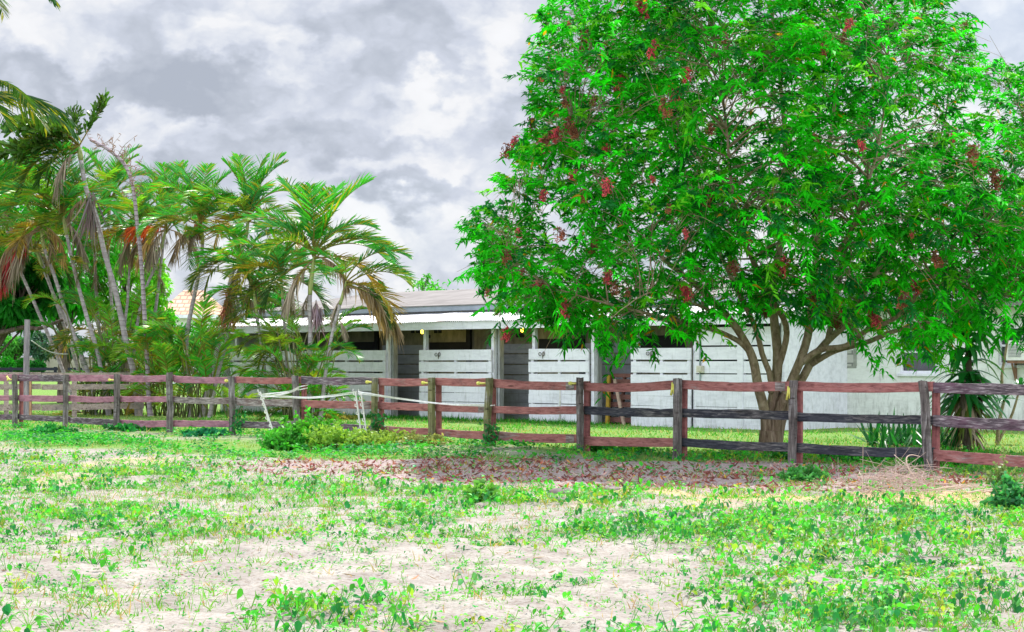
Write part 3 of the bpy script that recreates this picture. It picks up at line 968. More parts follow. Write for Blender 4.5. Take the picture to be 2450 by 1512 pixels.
# ------------------------------------------------------------------ paddock fence
POSTS = [  # x at the foot, x at the top, y of the top, material
    (46, 46, 896, 'post_grey'), (167, 167, 897, 'post_grey'), (290, 290, 896, 'post_grey'), (417, 416, 891, 'post_grey'),
    (567, 563, 900, 'post_grey'), (722, 716, 899, 'post_grey'), (907, 907, 904, 'post_moss'), (1043.6, 1044, 904, 'post_moss'),
    (1174, 1181.5, 904, 'post_moss'), (1398.5, 1398.5, 904, 'post_grey'), (1630.7, 1631.5, 906, 'post_grey'), (1906, 1908, 911, 'post_grey'), (2233.6, 2221, 911, 'post_grey')]
TOP = [((895, 912), (895, 912), 'rail_pink'), ((895.5, 911.8), (897, 913), 'rail_weathered'), ((896.5, 912), (896, 912), 'rail_pink'), ((897, 912), (896, 912), 'rail_pink'),
       ((899, 915), (901, 916.5), 'rail_pink'), ((901, 916), (901, 917), 'rail_red'), ((900, 918), (902, 919), 'rail_weathered'), ((904, 922), (904, 922), 'rail_red'),
       ((904, 922), (905, 925), 'rail_red'), ((906, 927), (914, 933), 'rail_red'), ((915, 935), (908, 930), 'rail_red'), ((909, 931), (912, 935), 'rail_red'), ((912, 935), (913, 936.5), 'rail_red'), ((915.6, 940), (916, 943), 'rail_weathered')]
MID = [((945, 958), (945, 958), 'rail_pink'), ((945, 960), (946, 961), 'rail_pink'), ((946, 960.5), (947, 961), 'rail_pink'), ((948, 962), (948, 962), 'rail_pink'),
       ((949, 963), (950, 966), 'rail_brown'), ((953, 970), (955, 973), 'rail_brown'), ((957, 974), (960, 978), 'rail_red'), ((961, 979), (967, 984), 'rail_red'),
       ((967, 984), (971, 987), 'rail_red'), ((971, 988), (971, 990), 'rail_red'), ((971, 991), (978, 998), 'rail_black'), ((977, 998), (983, 1005), 'rail_black'), ((987, 1008), (995, 1016), 'rail_black'), ((994, 1020), (1001, 1028), 'rail_weathered')]
BOT = [((990, 1003), (990, 1003), 'rail_weathered'), ((991.5, 1004), (996, 1010), 'rail_weathered'), ((998, 1012), (1004, 1020), 'rail_weathered'), ((1004, 1020), (1005, 1021), 'rail_pink'),
       ((1005.5, 1021), (1006, 1022), 'rail_pink'), ((1006, 1023), (1008, 1024), 'rail_weathered'), ((1010, 1026), (1018, 1032), 'rail_weathered'), ((1018, 1034), (1025, 1041), 'rail_red'),
       ((1025, 1041), (1031, 1052), 'rail_red'), ((1031, 1053), (1039, 1060), 'rail_red'), ((1043, 1066), (1048, 1069), 'rail_red'), ((1048, 1068), (1059, 1081), 'rail_black'), ((1061, 1083), (1071, 1095), 'rail_black'), ((1075, 1102), (1084, 1111), 'rail_red')]


def fence_t(px):
    k = (px - CX) / F
    return (k * FA[1] - FA[0]) / (FU[0] - k * FU[1])


def FP(t, q, z):
    p = FA + FU * t + FN * q
    return np.array([p[0], p[1], z])


def build_fence():
    t_end = fence_t(2233.6) + 2.2
    fe = empty('paddock_fence', FP(fence_t(907), 0, 0), 'weathered three rail paddock fence with peeling red and black boards', 'fence')
    T = [fence_t(p[0]) for p in POSTS]
    allT = [T[0] - 2.3] + T + [t_end, t_end + 2.2, t_end + 4.4]
    rows = [POSTS[0]] + POSTS + [POSTS[12]] * 3
    last = len(POSTS)
    zt = []
    for i, (t, p) in enumerate(zip(allT, rows)):
        d = FP(t, 0, 0)[1]
        top = EYE - (p[2] - HOR) / F * d if 0 < i <= last else None
        if top is None: top = 1.36 if i == 0 else 1.34
        shift = (p[1] - p[0]) / F * d / max(FU[0], .3) if 0 < i <= last else 0
        foot = FP(t, 0, 0); g = float(gz(foot[0], foot[1]))
        m = MB()
        # square post with worn corners, a split top and a slight twist
        n = 9
        zs = np.linspace(g - 0.25, top, n)
        ring = []
        r = 0.056 * (1 + U(-.08, .10)); ch = 0.018
        prof = [(-r + ch, -r), (r - ch, -r), (r, -r + ch), (r, r - ch), (r - ch, r), (-r + ch, r), (-r, r - ch), (-r, -r + ch)]
        tw0, tw1 = U(-.12, .12), U(-.12, .12)
        wob = RNG.normal(size=(n, 2)) * 0.006
        for k, z in enumerate(zs):
            f = (z - g) / (top - g); a = tw0 + (tw1 - tw0) * f
            for (x, y) in prof:
                xx, yy = x * cos(a) - y * sin(a), x * sin(a) + y * cos(a)
                zz = z + (U(-.012, .012) if k == n - 1 else 0)
                ring.append(FP(t + shift * f + xx + wob[k, 0], -0.115 + yy + wob[k, 1], zz))
        j = np.arange(8)
        Q = np.vstack([np.stack([k * 8 + j, k * 8 + (j + 1) % 8, (k + 1) * 8 + (j + 1) % 8, (k + 1) * 8 + j], -1) for k in range(n - 1)])
        V = np.vstack(ring + [FP(t + shift, -0.115, top - .01)])
        Tt = np.stack([(n - 1) * 8 + j, (n - 1) * 8 + (j + 1) % 8, np.full(8, n * 8)], -1)
        m.add(V, Q, Tt)
        o = m.build('post', M[p[3]], fe)
        # batten nailed to the back of the rails
        if i not in (2, 3, 4, 5):
            m = MB()
            tb = min(top - 0.03, EYE - (p[2] + 8 - HOR) / F * d)
            sh_ = U(-.01, .01)
            m.hexa([FP(t - .055 + sh_, .03, g - .1), FP(t + .055 + sh_, .03, g - .1), FP(t + .055 + sh_, .085, g - .1), FP(t - .055 + sh_, .085, g - .1),
                    FP(t - .055, .03, tb), FP(t + .055, .03, tb), FP(t + .055, .085, tb), FP(t - .055, .085, tb)])
            m.build('rear_batten', M['post_red'], fe)
    for row, th in ((TOP, 0), (MID, 1), (BOT, 2)):
        for i, ((a0, a1), (b0, b1), mat) in enumerate(row + [row[-1]] * 2):
            if i >= len(row): mat = ('rail_red', 'rail_weathered')[(i + th) % 2]
            ta, tb = allT[i] + 0.004, allT[i + 1] - 0.004
            da, db = FP(ta, 0, 0)[1], FP(tb, 0, 0)[1]
            if i == len(row) - 1: db = da
            if i >= len(row): da = db = FP(allT[len(row) - 1], 0, 0)[1]; b0, b1 = a0, a1
            za0, za1 = EYE - (a1 - HOR) / F * da, EYE - (a0 - HOR) / F * da
            zb0, zb1 = EYE - (b1 - HOR) / F * db, EYE - (b0 - HOR) / F * db
            n = 15
            f = np.linspace(0, 1, n)
            sag = -0.028 * U(0.0, 1.0) * np.sin(pi * f)
            if th == 0 and i == 10: sag = -0.035 * np.sin(pi * f)
            bow = U(-0.008, 0.008) * np.sin(pi * f)
            w1 = (fbm(f * 9, f * 0 + i * 3 + th, 5, 3) - .5) * 0.016 * (2.0 if mat in ('rail_black', 'rail_weathered') else 1); w0 = (fbm(f * 9, f * 0 + i * 3 + th, 8, 3) - .5) * 0.010
            V = []
            for k in range(n):
                t = ta + (tb - ta) * f[k]
                zl = za0 + (zb0 - za0) * f[k] + sag[k] + w0[k]; zh = za1 + (zb1 - za1) * f[k] + sag[k] + w1[k]
                q0, q1 = -0.022 + bow[k], 0.022 + bow[k]
                e = 0.006
                V += [FP(t, q0, zl + e), FP(t, q0, zh - e), FP(t, q0 + e, zh), FP(t, q1, zh), FP(t, q1, zl), FP(t, q0 + e, zl)]
            j = np.arange(6)
            Q = np.vstack([np.stack([k * 6 + j, (k + 1) * 6 + j, (k + 1) * 6 + (j + 1) % 6, k * 6 + (j + 1) % 6], -1) for k in range(n - 1)])
            Q = np.vstack([Q, [(0, 1, 2, 3), (0, 3, 4, 5)], np.array([(3, 2, 1, 0), (5, 4, 3, 0)]) + (n - 1) * 6])
            o = obj('rail', V, [Q], M[mat], fe)
            if mat == 'rail_black': tag(o, 'blackened bare rail')
            elif mat in ('rail_weathered', 'rail_brown'): tag(o, 'weathered rail with most of its paint gone')
            # darker bare patches left where old battens were pulled off
            for (row_i, bay, fr) in ((0, 8, None), (0, 9, .86), (0, 11, .87), (1, 6, .86), (1, 8, .86), (2, 9, .86), (0, 4, .9), (1, 0, .85)):
                if fr and row_i == th and bay == i:
                    tt = ta + (tb - ta) * fr; hw_ = 0.10
                    zl = za0 + (zb0 - za0) * fr + .008; zh = za1 + (zb1 - za1) * fr - .010
                    sg = np.interp(fr, f, sag)
                    m = MB(); m.hexa([FP(tt - hw_, -.0275, zl + sg), FP(tt + hw_, -.0275, zl + sg), FP(tt + hw_, -.0235, zl + sg), FP(tt - hw_, -.0235, zl + sg),
                                      FP(tt - hw_, -.0275, zh + sg), FP(tt + hw_, -.0275, zh + sg), FP(tt + hw_, -.0235, zh + sg), FP(tt - hw_, -.0235, zh + sg)])
                    m.build('bare_patch', M['rail_brown'], o)
    # yellow insulators
    for x, y, hang in ((36, 908, 1), (281, 909, 0), (561, 911, 0), (900, 914, 0), (1034, 916, 0), (1167, 917, 0), (1388, 917, 0), (1624, 928, 2), (1901, 938, 2)):
        t = fence_t(x); d = FP(t, -0.12, 0)[1]; z = EYE - (y - HOR) / F * d
        m = MB()
        if hang == 2:
            m.tube([FP(t, -.17, z + .09), FP(t + .01, -.18, z), FP(t - .02, -.175, z - .12)], [0.012, 0.02, 0.022], 7)
            m.tube([FP(t + .03, -.17, z + .07), FP(t + .035, -.18, z - .10)], [0.008, 0.008], 6)
        else:
            m.tube([FP(t + .05, -.10, z), FP(t - .02, -.13, z - .002), FP(t - .09, -.15, z + (.05 if hang else 0)), FP(t - .12, -.15, z + (.07 if hang else 0))], [0.014, 0.018, 0.02, 0.03], 8)
            m.tube([FP(t - .08, -.145, z + .03), FP(t - .085, -.155, z - .03)], 0.024, 8)
        m.build('insulator', M['yellow_plastic'], fe, True)


build_fence()


def build_rear_fence():
    """second, lighter rail fence beyond the paddock fence on the left"""
    A = P(-160, 870, 57.5); Bq = P(345, 870, 60.5)
    u = unit((Bq - A)[:2]); nrm = np.array([-u[1], u[0]]); Ln = np.linalg.norm((Bq - A)[:2])

    def q(t, w, z):
        p = A[:2] + u * t + nrm * w
        return np.array([p[0], p[1], z])
    fe = empty('rail_fence', q(Ln / 2, 0, 0), 'pale brown rail fence beyond the palms at the left', 'fence')
    for k, t in enumerate(np.linspace(0.1, Ln - .1, 4)):
        g = float(gz(*q(t, 0, 0)[:2]))
        m = MB(); m.hexa([q(t - .06, .03, g - .2), q(t + .06, .03, g - .2), q(t + .06, .14, g - .2), q(t - .06, .14, g - .2), q(t - .06, .03, 1.33), q(t + .06, .03, 1.33), q(t + .06, .14, 1.33), q(t - .06, .14, 1.33)])
        m.build('post', M['rear_wood'], fe)
    for y0, y1 in ((1.20, 1.345), (0.84, 1.0), (0.22, 0.40)):
        for a, b_ in ((0, .5), (.5, 1)):
            m = MB(); t0, t1 = Ln * a + .01, Ln * b_ - .01
            j = U(-.02, .02, 2)
            m.hexa([q(t0, 0, y0 + j[0]), q(t1, 0, y0 + j[1]), q(t1, .028, y0 + j[1]), q(t0, .028, y0 + j[0]), q(t0, 0, y1 + j[0]), q(t1, 0, y1 + j[1]), q(t1, .028, y1 + j[1]), q(t0, .028, y1 + j[0])])
            m.build('rail', M['rear_wood'], fe)
    # pole
    p = PG(63, 1000)
    po = empty('timber_pole', p, 'tall weathered timber pole behind the fence at far left', 'pole')
    m = MB(); pts = np.array([p + np.array([0.01, 0, -.2]), p + np.array([0.0, 0, 1.2]), p + np.array([.03, 0, 2.9])])
    m.tube(resample(pts, 8), np.linspace(.10, .085, 8), 10)
    m.build('shaft', bark_mat('pole_wood', (.14, .12, .14), (.30, .26, .28), (.46, .40, .38), (9, 9, .8), .6), po)
    m = MB(); m.box(p[0] + .10, p[0] + .15, p[1] - .06, p[1] + .06, 0, 1.25)
    m.build('sunlit_strip', plain_mat('sunlit_wood', (.4, .2, .1), (.58, .33, .2), 6), po)  # orange strip: the sunlit side of the wood put into colour
    m = MB(); a, b_ = P(76, 815, p[1] - .05), P(162, 847, 62)
    t = np.linspace(0, 1, 14)[:, None]
    m.tube(a + (b_ - a) * t + np.array([0, 0, -.22]) * np.sin(pi * t) * .6, 0.018, 6)
    tag(m.build('rope', M['white_plastic'], None, True), 'white rope slung from the timber pole to the palms', 'rope')


build_rear_fence()


def build_stakes():
    """white step-in stakes and tape of a temporary enclosure in front of the fence"""
    spec = [((622, 937), (659, 1050), 'leaning white step-in stake at the left end of the tape'), ((630, 948), (647, 1040), 'second white stake tight beside the left leaning one'),
            ((850, 936), (867, 1062), 'left one of two white stakes holding up the middle of the tape'), ((863, 936), (879, 1057), 'right one of two white stakes holding up the middle of the tape')]
    tops = []
    for k, (a, b_, lab) in enumerate(spec):
        foot = PG(*b_); d = foot[1]; top = P(*a, d)
        st = empty('fence_stake', foot, lab, 'stake', 'white plastic fence stakes')
        ax = unit(top - foot)
        m = MB(); m.tube([foot - ax * .1, top], 0.016, 4)
        m.build('shaft', M['white_plastic'], st)
        L = np.linalg.norm(top - foot)
        for f in (.25, .4, .55, .7, .82, .92, .985):
            c = foot + ax * L * f
            m = MB(); m.tube([c + np.array([-.012, 0, .0]), c + np.array([-.045, -.01, .015]), c + np.array([-.045, -.01, .06])], 0.010, 5)
            m.build('clip', M['white_plastic'], st)
        m = MB(); m.box(foot[0] - .09, foot[0] + .02, d - .015, d + .015, foot[2] + .06, foot[2] + .085)
        m.build('foot_step', M['white_plastic'], st)
        tops.append((foot, top, ax))
    m = MB()

    def tape(pts, w=0.011):
        c = resample(pts, 40)
        t = np.linspace(0, 1, 40)
        tw = np.sin(t * 9 + U(0, 6)) * .6
        off = np.stack([0.3 * np.sin(tw) * w, np.sin(tw) * w, np.cos(tw) * w], -1)
        V = np.stack([c - off, c + off, c + off + np.array([0, .002, 0]), c - off + np.array([0, .002, 0])], 1).reshape(-1, 3)
        i = np.arange(39)[:, None] * 4; j = np.arange(4)[None]; k = (j + 1) % 4
        m.add(V, np.stack([i + j, i + k, i + 4 + k, i + 4 + j], -1).reshape(-1, 4))
    d1, d3 = tops[0][0][1], tops[2][0][1]
    t5 = fence_t(722); d5 = FP(t5, -.19, 0)[1]; t8 = fence_t(1174); d8 = FP(t8, -.19, 0)[1]
    for o in (0, 5, 8):
        tape([P(716, 925 + o * .5, d5), P(690, 936 + o * .5, d5 - .5), P(628, 943 + o, d1)])
    for o in (0, 4):
        tape([P(624, 943 + o, d1), P(740, 950 + o * .6, (d1 + d3) / 2), P(854, 937 + o, d3)])
        tape([P(856, 937 + o, d3), P(960, 953 + o * .5, d3 + (d8 - d3) * .35), P(1080, 967 + o * .3, d3 + (d8 - d3) * .7), P(1172, 968 + o, d8)])
    for o in (0, 7):
        tape([P(712, 926 + o, d5 - .02), P(722, 924 + o, d5 - .03), P(736, 921 + o, d5 - .0)])
    tape([P(1166, 969, d8), P(1174, 970, d8 - .03), P(1184, 969, d8)])
    tag(m.build('fence_tape', M['white_plastic']), 'white electric fence tape strung from stake to stake in front of the fence', 'tape')


build_stakes()


# ------------------------------------------------------------------ big tree
TREE_D = 34.4
OUT = np.array([(1300, 30), (1262, 95), (1246, 160), (1266, 230), (1276, 300), (1212, 360), (1248, 410), (1185, 440), (1176, 480), (1112, 505), (1090, 545), (1142, 590), (1145, 640), (1112, 660), (1150, 705), (1180, 745), (1260, 760), (1300, 785),
                (1350, 812), (1430, 795), (1445, 868), (1478, 892), (1512, 822), (1570, 790), (1640, 830), (1700, 778), (1760, 785), (1850, 758), (1930, 778), (2000, 785), (2060, 826), (2100, 862), (2140, 868), (2180, 892), (2260, 848), (2330, 785), (2380, 835), (2450, 840),
                (2560, 790), (2660, 690), (2700, 560), (2690, 400), (2600, 260), (2470, 180), (2400, 140), (2350, 130), (2330, 60), (2260, 10), (2200, -120), (2080, -260), (1900, -330), (1700, -330), (1500, -220), (1380, -90)], float)


def inside(poly, x, y):
    r = np.zeros(len(x), bool)
    j = len(poly) - 1
    for i in range(len(poly)):
        xi, yi = poly[i]; xj, yj = poly[j]
        r ^= ((yi > y) != (yj > y)) & (x < (xj - xi) * (y - yi) / (yj - yi + 1e-9) + xi)
        j = i
    return r


def edge_dist(poly, x, y):
    d = np.full(len(x), 1e9)
    for i in range(len(poly)):
        a = poly[i]; b = poly[(i + 1) % len(poly)]
        ab = b - a
        t = np.clip(((x - a[0]) * ab[0] + (y - a[1]) * ab[1]) / (ab @ ab), 0, 1)
        d = np.minimum(d, np.hypot(x - a[0] - t * ab[0], y - a[1] - t * ab[1]))
    return d


LIMBS = [  # centre line in the picture + depth offset, thickness at start and end in m
    ([(1832, 1100, 0), (1830, 985, -.05), (1815, 928, -.1), (1800, 851, -.2), (1782, 812, -.3), (1755, 770, -.5), (1690, 700, -.9), (1600, 620, -1.3), (1520, 530, -1.6), (1440, 430, -1.7), (1380, 320, -1.5)], .105, .012),
    ([(1800, 851, -.2), (1776, 824, -.3), (1734, 800, -.5), (1679, 782, -.8), (1580, 760, -1.3), (1450, 730, -1.7), (1320, 690, -1.8), (1210, 630, -1.5)], .045, .010),
    ([(1840, 1100, .05), (1845, 985, .05), (1857, 914, .1), (1861, 840, .2), (1855, 790, .3), (1850, 700, .4), (1872, 560, .6), (1880, 430, .6), (1878, 290, .5), (1860, 120, .3), (1840, -60, .1), (1830, -220, 0)], .105, .014),
    ([(1844, 940, 0), (1843, 903, -.05), (1824, 850, -.15), (1812, 800, -.3), (1760, 690, -.5), (1700, 560, .2), (1640, 420, .6), (1590, 250, .8), (1560, 80, .6), (1540, -80, .4)], .05, .010),
    ([(1861, 880, .15), (1874, 840, .1), (1882, 800, 0), (1850, 720, -.6), (1800, 620, -1.4), (1760, 500, -1.9), (1740, 350, -2.0), (1720, 180, -1.6), (1700, 0, -1.0)], .055, .010),
    ([(1848, 1100, -.05), (1862, 985, -.05), (1899, 899, -.1), (1917, 855, -.1), (1932, 804, 0), (1938, 760, .1), (1950, 620, .4), (1962, 470, .7), (1985, 330, 1.0), (2003, 190, 1.0), (2030, 20, .8), (2050, -120, .5)], .095, .014),
    ([(1850, 1100, .1), (1878, 980, .1), (1921, 903, .1), (1950, 851, .2), (1980, 815, .3), (2020, 778, .4), (2080, 680, .8), (2150, 560, 1.2), (2210, 430, 1.5), (2260, 290, 1.4), (2280, 150, 1.2)], .092, .012),
    ([(1917, 868, -.1), (1954, 840, -.25), (2027, 826, -.5), (2064, 796, -.7), (2137, 763, -1.0), (2200, 700, -1.3), (2280, 610, -1.5), (2380, 520, -1.4), (2500, 430, -1.0)], .055, .010),
    ([(1940, 872, .12), (1991, 842, .0), (2064, 822, -.2), (2137, 793, -.4), (2229, 767, -.5), (2300, 722, -.4), (2400, 680, -.1), (2520, 640, .3), (2620, 600, .5)], .05, .010),
    ([(1980, 815, .3), (1992, 760, .6), (2010, 640, 1.4), (2060, 480, 2.2), (2090, 300, 2.4), (2110, 120, 2.0), (2120, -60, 1.4)], .055, .010),
    ([(1850, 720, .4), (1790, 600, 1.4), (1720, 470, 2.2), (1640, 330, 2.4), (1540, 200, 2.0), (1450, 60, 1.4)], .05, .010),
    ([(1938, 760, .1), (1985, 640, -1.0), (2050, 520, -1.9), (2100, 370, -2.2), (2130, 200, -1.9), (2140, 30, -1.2)], .05, .010),
    ([(2150, 560, 1.2), (2250, 500, 1.8), (2380, 400, 2.0), (2480, 300, 1.6)], .04, .010),
    ([(1679, 782, -.8), (1600, 770, .1), (1480, 720, .9), (1350, 640, 1.4), (1260, 540, 1.4)], .035, .008),
    ([(1755, 770, -.5), (1640, 720, -1.9), (1540, 700, -2.6), (1450, 760, -2.9)], .035, .008),
]


def build_tree():
    rng = np.random.default_rng(5)
    base = PG(1842, 1090)
    base[1] = TREE_D; base[0] = (1842 - CX) / F * TREE_D; base[2] = float(gz(base[0], base[1]))
    tr = empty('acacia_tree', base, 'large spreading evergreen tree with many stems and red seed clusters', 'tree')
    m = MB(); LP = []
    for k, (pts, r0, r1) in enumerate(LIMBS):
        w = np.array([P(x, y, TREE_D + dd) for x, y, dd in pts])
        ground = pts[0][1] > 1050
        if ground:
            w[0, 2] = base[2] - 0.15
        n = 46
        c = resample(w, n)
        c += np.cumsum(rng.normal(size=(n, 3)) * 0.006, axis=0) * np.linspace(0, 1, n)[:, None]
        f = np.linspace(0, 1, n)
        r = r0 * .92 * (1 - f) ** 1.3 + r1 * .8
        if ground:
            zz = c[:, 2] - base[2]
            r = r * (1 + 0.75 * np.exp(-np.maximum(zz, 0) / 0.16))
        m.tube(c, r, 14, flute=0.07 if ground else 0.03)
        LP.append((c, r))
    # root flare
    for a in np.linspace(0, 2 * pi, 8)[:-1]:
        e = base + np.array([cos(a) * .36, sin(a) * .36, -.06]); e[2] = float(gz(e[0], e[1])) - .07
        m.tube(resample([base + np.array([cos(a) * .09, sin(a) * .09, .42]), base + np.array([cos(a) * .17, sin(a) * .17, .14]), e], 9), np.linspace(.10, .03, 9), 8)
    trunk = m.build('trunk', M['bark'], tr, True)
    trunk.data.materials.append(M['limb'])
    zc = np.zeros(len(trunk.data.polygons), np.int32)
    ctr = np.zeros(len(trunk.data.polygons) * 3); trunk.data.polygons.foreach_get('center', ctr)
    ctr = ctr.reshape(-1, 3)
    zc[ctr[:, 2] > 0.95 + 0.25 * np.sin(ctr[:, 0] * 9)] = 1
    trunk.data.polygons.foreach_set('material_index', zc)

    # where the shoots sit: inside the outline, denser towards the outside, in clumps
    def sample(n):
        X = np.empty(0); Y = np.empty(0)
        while len(X) < n:
            x = rng.uniform(1080, 2710, n * 3); y = rng.uniform(-340, 910, n * 3)
            ok = inside(OUT, x, y)
            X = np.append(X, x[ok]); Y = np.append(Y, y[ok])
        return X[:n], Y[:n]
    nb = 760                                            # boughs (clumps)
    bx, by = sample(nb * 2)
    ed = edge_dist(OUT, bx, by); ok = np.where(ed > 16)[0][:nb]; bx, by, ed = bx[ok], by[ok], ed[ok]
    pull = np.clip(ed / 420, 0.02, 1)
    half = 3.9 * np.sqrt(1 - (1 - pull) ** 2)
    u = rng.uniform(-1, 1, nb); u = np.sign(u) * np.abs(u) ** 0.6
    bd = TREE_D + half * u
    bough = np.stack([(bx - CX) / F * bd, bd, EYE - (by - HOR) / F * bd], -1)
    allp = np.vstack([c[8:] for c, r in LP]); allr = np.concatenate([r[8:] for c, r in LP])
    tw = MB()
    shoots, sdir, sb = [], [], []
    btone = np.clip(np.exp(rng.normal(0, .34, nb) - .03), .45, 1.45)
    for k in range(nb):
        dd = np.linalg.norm(allp - bough[k], axis=1) + 0.6 * np.maximum(0, allp[:, 2] - bough[k, 2] + .3)
        i = int(np.argmin(dd)); a = allp[i]; b = bough[k]
        mid = (a + b) / 2 + np.array([0, 0, .12 * np.linalg.norm(b - a)]) + rng.normal(size=3) * .06
        c = resample([a, mid, b], 8)
        tw.tube(c, np.linspace(min(allr[i] * .8, .014 + .006 * np.linalg.norm(b - a)), .006, 8), 5, caps=False)
        out = unit(b - a)
        ns = int(rng.integers(6, 10))
        for q in range(ns):
            e = b + rng.normal(size=3) * np.array([.36, .36, .30])
            ex, ey = CX + e[0] / e[1] * F, HOR - (e[2] - EYE) / e[1] * F
            if not inside(OUT, np.array([ex]), np.array([ey]))[0] and rng.random() < 0.9:
                e = b + (e - b) * .25
            st = c[int(rng.integers(4, 8))]
            tw.tube(resample([st, (st + e) / 2 + np.array([0, 0, .06]), e], 4), np.linspace(.006, .003, 4), 3, caps=False)
            shoots.append(e); sb.append(btone[k]); sdir.append(unit(out * .9 + unit(e - b) * .8 + rng.normal(size=3) * .35 + np.array([0, 0, .15])))
    tw.build('branches', M['limb'], tr, True)
    shoots, sdir = np.array(shoots), np.array(sdir)
    ns = len(shoots)
    # leaves: sickle shaped, drooping, set along each shoot
    per = 30
    Ls = rng.uniform(.34, .72, ns)
    t = np.tile((np.arange(per) + .5) / per, (ns, 1)) + rng.uniform(-.03, .03, (ns, per))
    pos = shoots[:, None, :] + sdir[:, None, :] * (Ls[:, None] * (t - .25))[..., None] + np.array([0, 0, -1.0]) * (0.30 * Ls[:, None] * np.clip(t, 0, 1) ** 2)[..., None]
    az = rng.uniform(0, 2 * pi, (ns, per))
    radial = np.stack([np.cos(az), np.sin(az), rng.uniform(-.25, .55, (ns, per))], -1)
    d = unit(sdir[:, None, :] * .75 + radial * 1.1)
    n = ns * per
    d = d.reshape(-1, 3); pos = pos.reshape(-1, 3)
    side = unit(np.cross(d, np.array([0, 0, 1.0]) + rng.normal(size=(n, 3)) * .55))
    bend = np.array([0, 0, -1.0])[None, :] * rng.uniform(.25, .85, n)[:, None] + rng.normal(size=(n, 3)) * .12
    
    base_t = np.array([0.022, 0.50, 0.008])
    mid = pos + d * .09
    lx = CX + mid[:, 0] / mid[:, 1] * F; ly = HOR - (mid[:, 2] - .05 - EYE) / mid[:, 1] * F
    wob = 34
    keep = inside(OUT, lx + (fbm(lx / 38, ly / 38, 201, 3) - .5) * 2 * wob, ly + (fbm(lx / 38, ly / 38, 202, 3) - .5) * 2 * wob) | np.repeat((rng.random(ns) < .16) & inside(OUT, CX + shoots[:, 0] / shoots[:, 1] * F, HOR - (shoots[:, 2] - EYE) / shoots[:, 1] * F), per)
    bt = (1 + np.clip(rng.normal(0, .18, ns), -.5, .6)) * np.array(sb)
    young = rng.random(ns) < .13
    col = base_t[None, :] * np.repeat(bt, per)[:, None] * rng.uniform(.7, 1.3, n)[:, None]
    yl = np.repeat(young, per)
    col[yl] = np.array([.13, .56, .015]) * rng.uniform(.8, 1.25, yl.sum())[:, None]
    bl = np.repeat(rng.random(ns) < .16, per)
    col[bl] = np.array([.015, .22, .04]) * rng.uniform(.7, 1.2, bl.sum())[:, None]
    ye = rng.random(n) < .012
    col[ye] = np.array([.55, .30, .015]) * rng.uniform(.7, 1.2, ye.sum())[:, None]
    mb = MB()
    blades(mb, pos[keep], d[keep], side[keep], bend[keep], rng.uniform(.105, .19, n)[keep], rng.uniform(.016, .025, n)[keep], [.12, .85, 1.0, .62, .05], col[keep], hook=rng.uniform(.02, .12, n)[keep])
    mb.build('crown', M['leaf'], tr, use_tint=True)

    # red seed clusters: coiled pods in bunches
    pods = []
    for v in range(4):
        pm = MB()
        for k in range(46):
            c = rng.normal(size=3).clip(-1.6, 1.6) * np.array([.062, .062, .08])
            a0 = rng.uniform(0, 2 * pi); ax = unit(rng.normal(size=3)); b1 = unit(np.cross(ax, rng.normal(size=3))); b2 = np.cross(ax, b1)
            rr = rng.uniform(.018, .032)
            arc = [c + (b1 * cos(a0 + q) + b2 * sin(a0 + q)) * rr + ax * .010 * q for q in np.linspace(0, 5.2, 6)]
            colr = np.array([(.52, .07, .08), (.30, .10, .05), (.60, .09, .10), (.22, .08, .04)][v]) * rng.uniform(.45, 1.5)
            pm.tube(arc, .010, 4, tint=colr, caps=False)
        for k in range(9):
            c = rng.normal(size=3) * .05
            pm.tube([(0, 0, .16), c * .5 + np.array([0, 0, .06]), c], .005, 3, tint=(.22, .12, .08), caps=False)
        pods.append(pm.mesh('seed_cluster', M['dry']))
    spots = [(1540, 20), (1528, 10), (1560, 120), (1400, 95), (1345, 215), (1352, 245), (1330, 270), (1362, 300), (1330, 325), (1372, 318), (1300, 350), (1310, 330), (1450, 355), (1393, 470), (1450, 450), (1440, 465), (1230, 340), (1212, 362), (1295, 185), (1270, 300),
             (1360, 60), (1590, 260), (1610, 235), (1700, 310), (1640, 180), (1730, 90), (1290, 690), (1250, 650), (1165, 700), (1190, 745), (1210, 800), (1470, 690), (1455, 665), (1500, 700), (1640, 560), (1755, 640), (1690, 480), (1790, 570), (2010, 740), (1950, 715), (2085, 755), (2160, 720),
             (2095, 770), (2000, 770), (2190, 690), (2020, 95), (2030, 60), (2050, 105), (1975, 110), (2330, 370), (2335, 400), (2380, 430), (2280, 330), (2240, 620), (2180, 560), (1950, 330), (2060, 350), (2310, 60), (1480, 200), (1420, 240), (1560, 430), (1600, 500), (1870, 640), (1830, 750), (1370, 420), (1340, 560), (1240, 560), (1420, 590), (1300, 470), (1210, 610), (1350, 740), (1560, 690), (1640, 700)]
    for k, (x, y) in enumerate(spots):
        ed = edge_dist(OUT, np.array([x], float), np.array([y], float))[0]
        if not inside(OUT, np.array([float(x)]), np.array([float(y)]))[0]: ed = 5
        half = 3.9 * math.sqrt(1 - (1 - min(1, max(.02, ed / 420))) ** 2)
        p = P(x, y, TREE_D - half * rng.uniform(.75, 1.05))
        o = bpy.data.objects.new('seed_cluster', pods[k % 4]); link(o, tr)
        o.location = p - np.array(tr.location); o.rotation_euler = (rng.uniform(-.4, .4), rng.uniform(-.4, .4), rng.uniform(0, 6))
        s = rng.uniform(.35, .85); o.scale = (s, s, s * rng.uniform(.9, 1.4))


build_tree()


# ------------------------------------------------------------------ palms
FROND_GREEN = ((.055, .40, .03), (.17, .47, .03), (.05, .32, .06))


